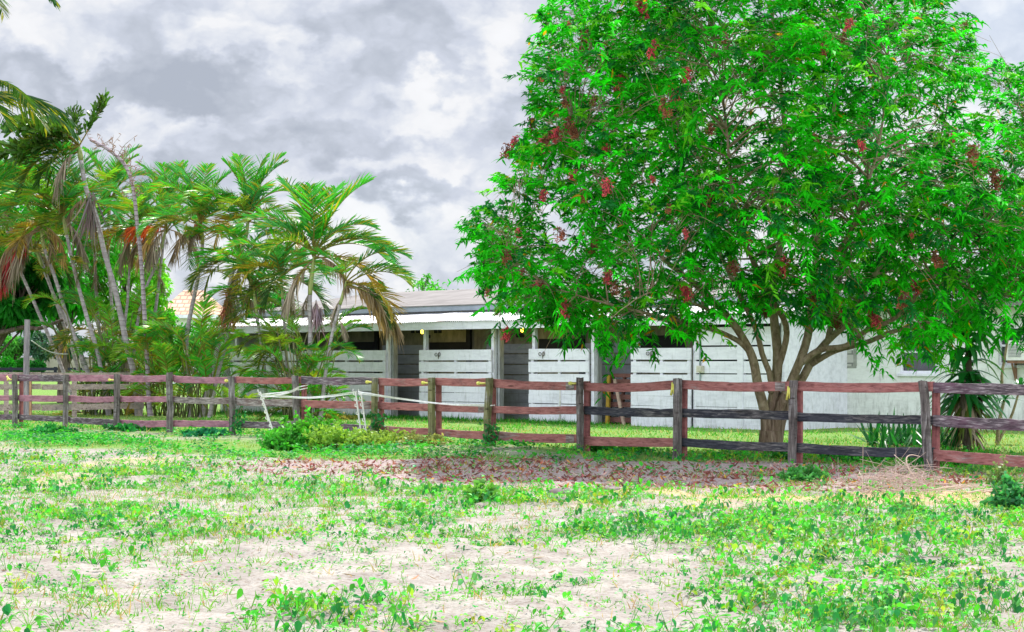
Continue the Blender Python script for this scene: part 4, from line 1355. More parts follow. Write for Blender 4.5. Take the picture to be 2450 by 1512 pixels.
def frond_mesh(seed, a0, a1, L=2.1, n=40, ll=.66, col=FROND_GREEN[0], dead=False, petiole=.18, vee=.6, lw=.024, ragged=.10):
    rng = np.random.default_rng(seed)
    mb = MB()
    K = 26
    f = np.linspace(0, 1, K)
    ang = np.radians(a0 + (a1 - a0) * f ** 1.25)
    st = L / (K - 1)
    x = np.concatenate([[0], np.cumsum(np.cos(ang[:-1]) * st)]); z = np.concatenate([[0], np.cumsum(np.sin(ang[:-1]) * st)])
    y = np.cumsum(rng.normal(size=K)) * .006
    c = np.stack([x, y, z], -1)
    rc = np.array([.28, .26, .05]) if not dead else np.array([.30, .2, .12])
    if dead == 'red': rc = np.array([.4, .16, .05])
    mb.tube(c, np.linspace(.024, .004, K), 5, tint=rc, caps=False)
    t = np.repeat(np.linspace(petiole, .995, n), 2); sgn = np.tile([1.0, -1.0], n)
    keep = rng.random(2 * n) > ragged
    t, sgn = t[keep], sgn[keep]
    m = len(t)
    t = np.clip(t + rng.normal(0, .004, m), 0, 1)
    o = np.stack([np.interp(t, f, c[:, k]) for k in range(3)], -1)
    an = np.interp(t, f, ang)
    tan = np.stack([np.cos(an), np.zeros(m), np.sin(an)], -1); up = np.stack([-np.sin(an), np.zeros(m), np.cos(an)], -1)
    lat = np.array([0, 1.0, 0])[None, :] * sgn[:, None]
    fwd = .62 + .75 * t ** 2
    if dead:
        d = tan * fwd[:, None] + lat * .55 + rng.normal(size=(m, 3)) * .16 + np.array([0, 0, -.5])
        bend = np.array([0, 0, -1.0])[None, :] * rng.uniform(.3, .9, m)[:, None] + rng.normal(size=(m, 3)) * .15
    else:
        d = tan * fwd[:, None] + lat + up * (vee * rng.uniform(.6, 1.3, m))[:, None] + rng.normal(size=(m, 3)) * .05
        bend = np.array([0, 0, -1.0])[None, :] * rng.uniform(.04, .30, m)[:, None] + rng.normal(size=(m, 3)) * .03
    side = unit(tan * .55 + up * .75 * 1.0 + rng.normal(size=(m, 3)) * .15)
    ln = ll * (np.sin(np.clip((t - petiole) / (1 - petiole), 0, 1) * pi * .86 + .32) ** .7) * rng.uniform(.85, 1.1, m)
    colr = np.array(col)[None, :] * rng.uniform(.7, 1.35, m)[:, None]
    if not dead:
        yel = rng.random(m) < .20
        colr[yel] = np.array([.30, .34, .03]) * rng.uniform(.6, 1.2, yel.sum())[:, None]
    else:
        br = rng.random(m) < .3
        colr[br] *= .55
    blades(mb, o, d, side, bend, ln, lw * rng.uniform(.8, 1.2, m), [.45, 1.0, .9, .6, .06], colr)
    return mb.mesh('frond', M['frond'] if not dead else M['dry'])


FR = {
    'up': [frond_mesh(1, 84, 40, 2.0, col=FROND_GREEN[0]), frond_mesh(2, 80, 22, 2.1, col=FROND_GREEN[2]), frond_mesh(21, 78, 30, 1.8, col=FROND_GREEN[0])],
    'arch': [frond_mesh(3, 68, -40, 2.1, col=FROND_GREEN[0]), frond_mesh(4, 60, -55, 2.2, col=FROND_GREEN[1]), frond_mesh(23, 64, -30, 1.9, col=FROND_GREEN[2])],
    'side': [frond_mesh(5, 38, -60, 2.1, col=FROND_GREEN[2]), frond_mesh(6, 30, -70, 2.0, col=FROND_GREEN[0]), frond_mesh(25, 42, -48, 1.9, col=(.14, .30, .03))],
    'droop': [frond_mesh(7, 5, -86, 2.0, col=(.07, .15, .02)), frond_mesh(8, -10, -88, 1.8, col=(.04, .12, .02))],
    'yellow': [frond_mesh(9, 30, -75, 2.0, col=(.30, .27, .03)), frond_mesh(10, 5, -85, 1.9, col=(.36, .26, .04))],
    'dead': [frond_mesh(11, -10, -88, 1.9, col=(.28, .20, .11), dead=True, ragged=.2), frond_mesh(12, -40, -88, 1.6, col=(.36, .29, .21), dead=True, ragged=.25)],
    'orange': [frond_mesh(13, -15, -80, 1.5, col=(.50, .31, .11), dead=True, ragged=.3)],
    'red': [frond_mesh(14, -28, -66, 2.1, n=56, col=(.45, .045, .05), dead='red', lw=.03), frond_mesh(15, 10, -20, 1.5, col=(.62, .10, .02), dead='red', lw=.026)],
    'sucker': [frond_mesh(16, 82, 5, 2.2, col=(.12, .44, .03)), frond_mesh(17, 76, -25, 2.3, col=(.05, .32, .03)), frond_mesh(18, 68, -45, 2.0, col=(.06, .40, .03))],
    'bright': [frond_mesh(19, 70, -35, 2.0, col=(.17, .48, .03)), frond_mesh(20, 55, -55, 2.0, col=(.26, .48, .035))],
    'coco': [frond_mesh(31, 20, -52, 4.2, n=70, ll=.95, col=(.03, .12, .02), vee=-.1, lw=.028, petiole=.12), frond_mesh(32, 34, -60, 4.0, n=70, ll=.9, col=(.05, .15, .02), vee=-.1, lw=.028, petiole=.12)],
    'fishtail': [],
}


def fishtail_mesh(seed, a0, a1, L):
    """stubby ragged leaflets, like a jagged fin"""
    rng = np.random.default_rng(seed); mb = MB(); K = 14
    f = np.linspace(0, 1, K); ang = np.radians(a0 + (a1 - a0) * f); st = L / (K - 1)
    c = np.stack([np.concatenate([[0], np.cumsum(np.cos(ang[:-1]) * st)]), np.zeros(K), np.concatenate([[0], np.cumsum(np.sin(ang[:-1]) * st)])], -1)
    mb.tube(c, np.linspace(.026, .006, K), 5, tint=(.30, .24, .06), caps=False)
    m = 130
    t = rng.uniform(.25, 1, m)
    o = np.stack([np.interp(t, f, c[:, k]) for k in range(3)], -1); an = np.interp(t, f, ang)
    tan = np.stack([np.cos(an), np.zeros(m), np.sin(an)], -1); up = np.stack([-np.sin(an), np.zeros(m), np.cos(an)], -1)
    d = unit(tan * .8 + np.array([0, 1, 0])[None, :] * rng.normal(0, .8, m)[:, None] + up * rng.uniform(-.2, 1.0, m)[:, None])
    o = o + unit(d) * rng.uniform(0, .22, m)[:, None]
    blades(mb, o, d, perp(d), rng.normal(size=(m, 3)) * .25, rng.uniform(.14, .30, m), rng.uniform(.022, .05, m), [.3, .6, .9, 1.0, .55], jit((.06, .15, .02), m, .4, .2))
    return mb.mesh('frond', M['frond'])


FR['fishtail'] = [fishtail_mesh(41, 62, 58, 1.5), fishtail_mesh(42, 40, -10, 1.5), fishtail_mesh(43, 15, -35, 1.6)]
PR = np.random.default_rng(77)


def put_frond(parent, kind, loc, az, s=1.0, v=None, label=None, tilt=0.0):
    k = FR[kind]
    me = k[int(PR.integers(len(k)))] if v is None else k[v]
    o = bpy.data.objects.new('frond', me); link(o, parent)
    o.location = np.asarray(loc) - np.array(parent.location)
    o.rotation_euler = (tilt, PR.uniform(-.10, .10), R(az) + PR.uniform(-.15, .15)); o.scale = (s, s, s)
    if label: o['label'] = label
    return o


def palm(path, d, r, fronds, label, d1=None, dead=False, boot=None, shaft=.75):
    """stem along a line in the picture; fronds = list of (kind, azimuth, scale) or a number of rings"""
    base = P(path[0][0], path[0][1], d); g = float(gz(base[0], base[1])); base[2] = g
    o = empty('palm_tree', base, label, 'palm', 'areca palms of the clumps')
    d1 = d if d1 is None else d1
    n = len(path)
    w = np.array([P(x, y, d + (d1 - d) * k / (n - 1)) for k, (x, y) in enumerate(path)]); w[0, 2] = g - .1
    c = resample(w, 60); f = np.linspace(0, 1, 60)
    rad = r * .74 * (1 - .35 * f) * (1 + .03 * (np.arange(60) % 3 == 0)) * (1 + .35 * np.exp(-(c[:, 2] - g) / .25))
    cut = 60
    top = c[-1]
    dist = np.concatenate([[0], np.cumsum(np.linalg.norm(np.diff(c, axis=0), axis=1))]); dist = dist[-1] - dist
    if not dead and shaft:
        cut = int(np.argmax(dist < shaft)) + 1
    m = MB(); m.tube(c[:cut], rad[:cut], 10); m.build('trunk', M['dead_trunk'] if dead else M['palm_trunk'], o, True)
    if not dead and shaft:
        m = MB(); k = 60 - cut + 1
        m.tube(c[cut - 1:], rad[cut - 1:] * np.interp(np.linspace(0, 1, k), [0, .25, .7, 1], [1.05, 1.3, 1.05, .55]), 10)
        m.build('crownshaft', M['crownshaft'], o, True)
    for kind, az, s, *vv in fronds:
        put_frond(o, kind, top + np.array([0, 0, PR.uniform(-.18, .05)]), az, s, v=vv[0] if vv else None, label={'red': 'dead red frond', 'orange': 'dead orange frond', 'dead': 'dead brown frond', 'yellow': 'yellowing frond'}.get(kind))
    if not dead:
        for _ in range(3):                              # old fronds still hanging lower down the stem
            q = c[int(PR.uniform(.72, .92) * 59)]
            kd = ('side', 'droop', 'dead', 'yellow')[int(PR.integers(4))]
            put_frond(o, kd, q, PR.uniform(0, 360), PR.uniform(.4, .72), label='old hanging frond lower on the stem')
    if boot is not None:
        bp = P(*boot[:2], d); mb = MB(); nb = 60
        dd = np.stack([PR.normal(0, .16, nb), PR.normal(0, .16, nb), np.full(nb, -1.0)], -1)
        blades(mb, bp + PR.normal(size=(nb, 3)) * np.array([.06, .06, .08]), dd, perp(dd), PR.normal(size=(nb, 3)) * .12, PR.uniform(.5, 1.0, nb) * boot[2], PR.uniform(.012, .03, nb), [.6, 1, .9, .6, .1], jit(boot[3], nb, .4, .15))
        mb.build('dead_sheath', M['dry'], o, use_tint=True)
    return o


def rings(kinds, a0=0, s=1.0):
    """spread fronds evenly by the golden angle"""
    out = []; k = 0
    for kind, n in kinds:
        for i in range(n):
            out.append((kind, a0 + k * 137.5 + PR.uniform(-12, 12), s * PR.uniform(.88, 1.1))); k += 1
    return out


def build_palms():
    full = lambda a, s=1.0: rings([('up', 6), ('arch', 6), ('side', 3), ('droop', 1), ('dead', 1), ('yellow', 1)], a, s * .95)
    palm([(333, 985), (320, 894), (302, 821), (289, 756), (272, 683), (249, 602), (227, 508), (207, 456), (196, 400), (189, 350)], 61, .135,
         [('fishtail', 20, 1.05, 0), ('fishtail', 120, .9, 0), ('fishtail', 175, 1.1, 1), ('fishtail', 200, 1.2, 2), ('fishtail', 160, 1.2, 2), ('fishtail', 240, 1.0, 1), ('fishtail', 185, 1.3, 1), ('fishtail', 210, 1.0, 1), ('side', 185, 1.0), ('droop', 170, .9), ('arch', 195, 1.0), ('side', 150, 1.0), ('droop', 230, 1.0), ('side', 205, 1.0), ('side', 165, .8), ('coco', 184, .5, 1), ('coco', 200, .42, 0), ('fishtail', 172, 1.5, 2), ('fishtail', 190, 1.5, 1), ('droop', 190, 1.2), ('droop', 200, 1.0), ('dead', 190, 1.0)],
         'tall leaning palm with a ragged stubby crown and shaggy dead trunk', boot=(218, 470, 1.9, (.22, .16, .16)), shaft=.5)
    snag = palm([(361, 990), (356, 951), (352, 864), (345, 745), (340, 660), (335, 600), (327, 527), (321, 469), (311, 420), (298, 394), (262, 360), (216, 334)], 60, .10, [], 'dead bare palm trunk with a broken twiggy top', dead=True)
    m = MB()
    for (x, y) in ((298, 394), (280, 378), (262, 360), (240, 348), (311, 420), (318, 450), (322, 470)):
        for k in range(4):
            a = P(x, y, 60); e = a + np.array([PR.uniform(-.5, .6), PR.normal() * .3, PR.uniform(-.1, .7)])
            c = resample([a, (a + e) / 2 + PR.normal(size=3) * .08, e], 6); m.tube(c, np.linspace(.012, .003, 6), 4, tint=(.30, .22, .18), caps=False)
            for q in c[2:]:
                d = rand_dirs(2); blades(m, np.repeat(q[None], 2, 0), d, perp(d), d * 0, .14, .012, [.3, 1, .7, .1], np.tile((.30, .17, .10), (2, 1)))
    m.build('dead_twigs', M['dry'], snag, use_tint=True)
    palm([(229, 985), (218, 918), (194, 847), (160, 756), (130, 660), (104, 585), (97, 540)], 62, .10,
         rings([('up', 2), ('arch', 4), ('side', 3)], 40, .95) + [('dead', 185, 1.1), ('dead', 170, 1.2), ('dead', 205, 1.1), ('red', 183, 1.15, 0), ('red', 195, 1.1, 0), ('orange', 330, .9), ('yellow', 250, 1.0), ('dead', 290, .9)],
         'slim palm at the left with a red dead frond hanging from its crown')
    palm([(262, 992), (253, 951), (233, 843), (207, 756), (175, 634), (159, 560), (150, 512)], 61.5, .10, full(0, 1.12) + [('arch', 170, 1.15), ('side', 190, 1.2), ('arch', 210, 1.2)], 'palm with an orange green crownshaft and broad fan of green fronds')
    palm([(263, 990), (257, 940), (244, 843), (233, 745), (227, 618), (226, 552)], 63.5, .085, rings([('up', 3), ('arch', 5), ('side', 4), ('yellow', 2)], 70, 1.0), 'straight thin palm just right of the orange shafted one')
    palm([(224, 985), (205, 900), (175, 800), (149, 748), (118, 680), (100, 634), (84, 590)], 64, .085, rings([('arch', 5), ('side', 4), ('yellow', 4), ('droop', 2)], 15, 1.0), 'palm leaning far left with yellowing fronds')
    palm([(279, 985), (286, 890), (294, 810), (305, 720), (311, 634), (330, 540)], 63, .075, rings([('up', 4), ('arch', 4), ('side', 4), ('yellow', 1), ('dead', 2)], 25, .9), 'thin palm stem behind the shaggy leaning trunk')
    palm([(310, 988), (320, 850), (328, 778), (345, 700), (372, 634), (398, 545)], 62.5, .08, rings([('up', 2), ('arch', 4), ('side', 3), ('dead', 3)], 90, .85) + [('red', 160, .8, 1), ('red', 200, .8, 1), ('orange', 200, .9)], 'palm leaning right with a red orange dead frond on top')
    palm([(456, 993), (450, 883), (447, 800), (457, 744), (473, 667), (484, 579), (480, 528)], 60, .105, full(200, 1.0) + [('yellow', 190, .9), ('dead', 250, .7), ('up', 80, 1.0)], 'palm with a smooth pale trunk and brown boot under a full green crown', boot=(474, 545, .5, (.30, .10, .04)))
    palm([(481, 996), (502, 910), (521, 829), (540, 745), (547, 690), (560, 640), (583, 586), (595, 520)], 59.5, .10, full(55, 1.08) + [('up', 20, 1.15), ('arch', 180, 1.1), ('yellow', 0, 1.0)], 'palm with a curved trunk and dense rounded dark green crown')
    palm([(500, 998), (520, 900), (545, 800), (560, 700), (578, 618)], 59, .085, rings([('arch', 4), ('side', 4), ('droop', 4), ('dead', 3)], 120, 1.0), 'shorter palm with drooping fronds and a hanging red sheath', boot=(545, 725, 1.0, (.42, .09, .06)))
    palm([(742, 1003), (742, 780), (742, 693), (748, 640), (751, 610)], 56, .105,
         [('up', 20, 1.55), ('up', 75, 1.45), ('up', 100, 1.3), ('up', 140, 1.35), ('arch', 178, 1.25), ('arch', 155, 1.2), ('arch', 0, 1.15), ('side', 5, 1.3), ('side', -15, 1.25), ('yellow', 10, 1.2), ('arch', 200, 1.1), ('droop', 190, 1.1), ('side', 230, 1.0), ('arch', 60, 1.2), ('side', 340, 1.2), ('dead', 200, 1.0), ('dead', 340, .8)],
         'tallest palm of the right clump with long upright fronds against the sky', shaft=1.2, boot=(757, 735, .8, (.30, .22, .24)))
    palm([(690, 1003), (685, 850), (676, 720), (672, 655)], 57, .07, rings([('up', 3), ('arch', 5), ('side', 4), ('yellow', 1), ('droop', 2)], 20, .95), 'thin palm left of the tallest one in the right clump')
    palm([(765, 1003), (785, 850), (800, 774), (819, 709), (828, 672)], 55.5, .075, [('side', 0, 1.05), ('side', 20, 1.0), ('orange', 5, .95), ('dead', 0, 1.0), ('droop', 355, 1.0), ('droop', 30, 1.0), ('yellow', 340, 1.05), ('arch', 90, .9), ('arch', 170, .9), ('side', 250, .8), ('dead', 20, 1.1), ('arch', 10, 1.1)], 'leaning palm with orange and brown fronds drooping over the tin roof')
    palm([(640, 1003), (630, 860), (615, 760), (606, 690)], 57.5, .07, rings([('up', 2), ('arch', 4), ('side', 4), ('droop', 3)], 200, .95), 'low palm at the left edge of the right clump')

    palm([(215, 985), (180, 860), (140, 740), (95, 610), (62, 470)], 65, .09, full(140, 1.1), 'tall green palm at far left behind the red frond')
    palm([(190, 988), (140, 860), (80, 720), (30, 600), (5, 500)], 64.5, .09, full(300, 1.15) + [('yellow', 200, 1.0)], 'palm leaning out to the left border of the picture')
    palm([(285, 985), (275, 860), (268, 740), (258, 600), (262, 470)], 66, .085, full(20, 1.05), 'green palm crown between the shaggy trunk and the bare dead trunk')
    palm([(335, 988), (350, 860), (372, 740), (384, 640), (402, 500)], 65, .085, full(80, .95) + [('yellow', 190, .9), ('yellow', 60, .9)], 'palm behind the dead bare trunk with olive green fronds')
    # the young leaf shoots at the foot of each clump
    def suckers(x0, x1, yb, d, n, label, kinds=('sucker',), s=(.7, 1.15), spread=.5, zmax=1.3):
        a = P((x0 + x1) / 2, HOR, d); g = float(gz(a[0], a[1]))
        o = empty('palm_thicket', (a[0], d, g), label, 'palm', 'leafy bases of the palm clumps')
        m = MB()
        for k in range(n):
            x = PR.uniform(x0, x1); dd = d + PR.uniform(-spread, spread) * 2
            b = P(x, HOR, dd); b[2] = g
            az = PR.uniform(0, 360)
            h = PR.uniform(.05, zmax)
            tip = b + np.array([cos(R(az)) * (.1 + .2 * h), sin(R(az)) * (.1 + .2 * h), h])
            m.tube([b - np.array([0, 0, .1]), (b + tip) / 2 + np.array([-cos(R(az)), -sin(R(az)), 0]) * .03 * h, tip], [.026, .022, .016], 6)
            put_frond(o, kinds[int(PR.integers(len(kinds)))], tip, az, PR.uniform(*s))
        m.build('stems', M['sucker_stem'], o, True)
    suckers(200, 335, 985, 62.5, 58, 'dark green young fronds around the foot of the left palms', ('sucker', 'sucker', 'arch', 'side', 'droop', 'yellow'), (.6, 1.0), .5, 3.2)
    suckers(345, 405, 990, 61, 24, 'bright young fronds by the foot of the dead bare trunk', ('bright', 'sucker', 'yellow'), (.5, .85), .3, 2.4)
    suckers(405, 515, 993, 60, 48, 'bright green young fronds filling the middle palm clump', ('sucker', 'bright', 'sucker', 'arch'), (.6, .92), .5, 2.2)
    suckers(540, 580, 998, 58.5, 7, 'yellow green fronds low at the corner of the barn', ('bright',), (.45, .7), .3, .5)
    suckers(680, 775, 1003, 56.5, 70, 'dense dark young fronds at the foot of the right palms', ('sucker', 'arch', 'side', 'sucker', 'bright', 'side', 'droop'), (.45, .8), .5, 2.5)

    # taller palms that stand outside the picture and reach in with their fronds
    def coco(x, y, d, azs, label):
        t = P(x, y, d); b = np.array([t[0] - .6, d, 0.0]); b[2] = float(gz(b[0], b[1]))
        o = empty('coconut_palm', b, label, 'palm', 'tall palms at the left border')
        m = MB(); c = resample([b - np.array([0, 0, .1]), (b + t) / 2 + np.array([.15, 0, 0]), t], 40)
        m.tube(c, np.linspace(.19, .12, 40), 12); m.build('trunk', M['palm_trunk'], o, True)
        for az, v, s in azs:
            put_frond(o, 'coco', t, az, s, v)
    coco(-150, 250, 55, [(-4, 0, 1.0), (12, 0, .95), (-22, 1, .92), (170, 0, 1), (200, 1, 1), (90, 1, .9), (140, 0, .9), (230, 0, .9), (300, 1, .95), (50, 1, .95), (325, 0, .9)], 'coconut palm whose long frond arches in at the upper left')
    coco(-200, -62, 53, [(0, 0, 1.0), (18, 1, 1.0), (-20, 1, .95), (170, 0, 1), (205, 1, 1), (90, 1, .9), (135, 0, .9), (250, 0, .9), (300, 1, .95), (55, 1, .95)], 'taller coconut palm whose frond tips show in the top left corner')


build_palms()


# ------------------------------------------------------------------ trees in the background
BR = np.random.default_rng(99)


def broad_tree(x, ytop, d, wpx, ybot, label, col, leaf=.16, n=5000, clumps=34, group='trees in the background', gaps=.5, trunk_x=None, branch=None, name='broadleaf_tree', ybase=None):
    """crown between ytop and ybot, wpx wide, standing at depth d"""
    k = d / F
    X = (x - CX) * k; z1 = EYE - (ytop - HOR) * k; z0 = EYE - (ybot - HOR) * k
    bx = X if trunk_x is None else (trunk_x - CX) * k
    g = float(gz(bx, d)); base = np.array([bx, d, g])
    o = empty(name, base, label, 'tree', group)
    cw = wpx * k / 2; ch = (z1 - z0) / 2; cz = (z0 + z1) / 2
    m = MB()
    stem_top = np.array([X, d, cz + ch * .1])
    c = resample([base - np.array([0, 0, .2]), base * .6 + stem_top * .4 + np.array([0, 0, .1]), stem_top], 14)
    m.tube(c, np.linspace(.05 + .022 * (z1 - g), .05, 14), 10)
    cen = []
    for q in range(clumps):
        v = rand_dirs(1)[0] * BR.uniform(.45, 1.0) ** .5
        e = np.array([X + v[0] * cw * .86, d + v[1] * min(cw, 4.5) * .86, cz + v[2] * ch * .86])
        cen.append(e)
        s = c[int(BR.integers(5, 14))]
        m.tube(resample([s, (s + e) / 2 + np.array([0, 0, .15]), e], 6), np.linspace(.05, .012, 6), 5, caps=False)
    if branch is not None:
        for br in branch:
            w = np.array([P(px, py, d + dd) for px, py, dd in br]); m.tube(resample(w, 16), np.linspace(.11, .05, 16), 8)
    m.build('trunk', M['bg_bark'], o, True)
    cen = np.array(cen)
    rad = BR.uniform(.16, .34, clumps) * (cw + ch) * .5
    idx = BR.integers(0, clumps, n)
    v = rand_dirs(n) * (BR.random(n) ** gaps)[:, None]
    pos = cen[idx] + v * rad[idx][:, None] * np.array([1.15, 1.0, .85])
    dd = unit(v * .6 + BR.normal(size=(n, 3)) * .55 + np.array([0, 0, -.15]))
    shade = BR.normal(1, .22, clumps).clip(.5, 1.6)
    colr = jit(np.array(col) * 1.55, n, .3, .15) * shade[idx][:, None]
    mb = MB()
    blades(mb, pos, dd, perp(dd), np.array([0, 0, -1.0])[None, :] * BR.uniform(.1, .6, n)[:, None], BR.uniform(.7, 1.3, n) * leaf, BR.uniform(.8, 1.2, n) * leaf * .24, [.15, .9, 1, .6, .08], colr)
    mb.build('crown', M['leaf'], o, use_tint=True)
    return o


def build_background():
    # mango tree at the left behind the pole
    broad_tree(60, 610, 66, 200, 790, 'dark glossy broadleaf tree with a low level branch at far left', (.012, .13, .012), .30, 5200, 36, trunk_x=-75,
               branch=[[(-75, 800, 0), (20, 792, -.5), (55, 783, -.8), (95, 786, -1.0), (125, 775, -1.2), (150, 765, -1.2)]])
    broad_tree(-60, 350, 72, 260, 700, 'tall dark broadleaf tree behind the coconut frond at the left edge', (.010, .15, .010), .24, 6000, 40)
    broad_tree(150, 440, 78, 260, 790, 'bright green broadleaf tree behind the left palm trunks', (.025, .26, .012), .22, 8000, 46)
    broad_tree(300, 560, 80, 220, 830, 'yellow green broadleaf tree behind the left clump', (.09, .30, .015), .20, 6500, 40)
    broad_tree(405, 735, 84, 150, 900, 'small bright green tree behind the gap between palm clumps', (.05, .28, .012), .18, 3600, 28)
    broad_tree(500, 745, 84, 150, 930, 'leafy tree low behind the middle palm clump', (.02, .2, .015), .18, 3600, 28)
    broad_tree(640, 668, 92, 120, 800, 'rounded bright green tree just above the left end of the barn roof', (.012, .24, .012), .18, 3400, 26)
    # tree tops behind the barn
    broad_tree(900, 668, 98, 90, 790, 'dark green pointed tree top behind the barn roof by the palms', (.008, .15, .010), .16, 3000, 24)
    broad_tree(945, 672, 99, 50, 790, 'narrow dark tree top right of the pointed one behind the roof', (.008, .16, .010), .16, 2200, 18)
    broad_tree(1012, 650, 97, 110, 780, 'light feathery tree with airy crown behind the barn roof', (.06, .30, .03), .15, 1500, 30, gaps=.9)
    broad_tree(1075, 676, 99, 60, 790, 'low dark tree top beside the big tree behind the barn', (.010, .18, .012), .16, 2200, 18)
    # far trees over the boundary wall
    for x, yt, w, lab, col in ((-30, 770, 120, 'far grey green tree over the wall at the left edge', (.05, .13, .05)), (35, 800, 90, 'far light green tree with a forked trunk before the wall', (.05, .22, .03)), (100, 785, 110, 'far dusky blue green tree between the pole and palms', (.035, .09, .055)), (165, 790, 90, 'far dark tree with thin trunk behind the rope', (.03, .08, .045)), (260, 800, 120, 'far dark tree seen between the left palm trunks', (.02, .10, .03)), (380, 800, 130, 'far green tree seen between the palm clumps', (.03, .17, .03)), (-140, 760, 140, 'far grey tree beyond the left edge', (.04, .10, .05))):
        broad_tree(x, yt, 128, w, 862, lab, col, .22, 2200, 26, ybase=None)
    # boundary wall
    A = P(-700, HOR, 133); Bq = P(700, HOR, 133)
    u = (Bq - A)[0]
    wl = empty('boundary_wall', (A[0] + u / 2, 133, .5), 'far beige block boundary wall with pillars beyond the field', 'wall')
    wm = plain_mat('wall_block', (.36, .31, .26), (.50, .45, .39), 3)
    m = MB(); m.box(A[0], Bq[0], 133, 133.2, .3, 2.03); m.build('panels', wm, wl)
    for k in np.arange(A[0] + 1, Bq[0], 3.6):
        m = MB(); m.box(k - .18, k + .18, 132.9, 132.997, .3, 2.10); m.build('pillar', wm, wl)
    # black board fence of the far paddock
    A = P(-400, HOR, 112); Bq = P(520, HOR, 112)
    bf = empty('black_fence', ((A[0] + Bq[0]) / 2, 112, .6), 'black rail fence far off across the field', 'fence')
    bm = plain_mat('black_paint', (.006, .008, .016), (.016, .02, .034), 5, .6)
    for k in np.arange(A[0], Bq[0], 2.5):
        m = MB(); m.box(k - .08, k + .08, 112.04, 112.18, .3, 1.42); m.build('post', bm, bf)
    for z in (.78, 1.04, 1.30):
        m = MB(); m.box(A[0], Bq[0], 112, 112.036, z - .08, z + .08); m.build('rail', bm, bf)
    # shrubs in front of the wall
    def shrub(x, y0, y1, w, d, label, col, leaf=.10, n=900, name='shrub'):
        k = d / F; X = (x - CX) * k; g = float(gz(X, d)); h = (y1 - y0) * k
        z0 = EYE - (y1 - HOR) * k
        o = empty(name, (X, d, g), label, 'shrub')
        v = rand_dirs(n) * (BR.random(n) ** .5)[:, None]
        pos = np.array([X, d, (z0 + h / 2)]) + v * np.array([w * k / 2, w * k / 2.4, h / 2])
        dd = unit(v + BR.normal(size=(n, 3)) * .6)
        mb = MB(); blades(mb, pos, dd, perp(dd), dd * 0 + np.array([0, 0, -.2]), leaf * BR.uniform(.7, 1.3, n), leaf * .3, [.2, 1, .8, .1], jit(col, n, .35, .15)); mb.build('foliage', M['leaf'], o, use_tint=True)
        mb = MB()
        for q in range(7):
            e = np.array([X, d, z0 + h * .6]) + BR.normal(size=3) * np.array([w * k / 5, .2, h * .1])
            mb.tube([np.array([X, d, g - .05]), e], [.03, .012], 5)
        mb.build('stems', M['bg_bark'], o)
    shrub(15, 853, 893, 46, 126, 'bright bush in front of the wall at the far left edge', (.02, .26, .015), .16)
    shrub(55, 856, 893, 44, 127, 'bright bush in front of the wall beside the pole', (.03, .28, .02), .16)
    shrub(90, 862, 893, 36, 125, 'dark bush in front of the wall right of the pole', (.012, .13, .02), .16)
    # house with a tiled roof behind the palms
    hx0, hx1, d = 372, 520, 104
    k = d / F
    X0, X1 = (hx0 - CX) * k, (hx1 - CX) * k; zt = EYE - (689 - HOR) * k; ze = EYE - (752 - HOR) * k
    hs = empty('tiled_house', ((X0 + X1) / 2, d + 3, .4), 'house with an orange tiled hip roof far behind the palms', 'house')
    m = MB(); m.box(X0 + .4, X1 - .4, d + .4, d + 6, .2, ze); m.build('wall', M['stucco'], hs)
    tm, nt, b, out = new_mat('roof_tile')
    bt = nt.nodes.new('ShaderNodeTexBrick'); bt.inputs['Scale'].default_value = 1
    bt.inputs['Brick Width'].default_value = .34; bt.inputs['Row Height'].default_value = .22; bt.inputs['Mortar Size'].default_value = .03
    bt.inputs['Color1'].default_value = (.55, .32, .20, 1); bt.inputs['Color2'].default_value = (.66, .44, .30, 1); bt.inputs['Mortar'].default_value = (.30, .17, .12, 1)
    tc = nt.nodes.new('ShaderNodeTexCoord'); s1 = nt.nodes.new('ShaderNodeSeparateXYZ'); cb = nt.nodes.new('ShaderNodeCombineXYZ')
    nt.links.new(tc.outputs['Object'], s1.inputs[0]); nt.links.new(s1.outputs[0], cb.inputs[0]); nt.links.new(s1.outputs[2], cb.inputs[1]); nt.links.new(cb.outputs[0], bt.inputs['Vector'])
    nt.links.new(bt.outputs[0], b.inputs['Base Color']); b.inputs['Roughness'].default_value = .8
    m = MB(); xm = (440 - CX) * k
    V = [(X0, d, ze), (X1, d, ze), (X1, d + 6.4, ze), (X0, d + 6.4, ze), (xm - .5, d + 3, zt), (xm + .5, d + 3.4, zt)]
    m.add(V, [(0, 1, 5, 4), (2, 3, 4, 5)], [(1, 2, 5), (3, 0, 4)]); m.build('roof', tm, hs)
    m = MB(); m.box(X0 - .02, X1 + .02, d - .05, d - .01, ze - .2, ze - .01); m.build('fascia', M['white_board'], hs)


build_background()


# ------------------------------------------------------------------ plants near the fence on the right
GR = np.random.default_rng(123)


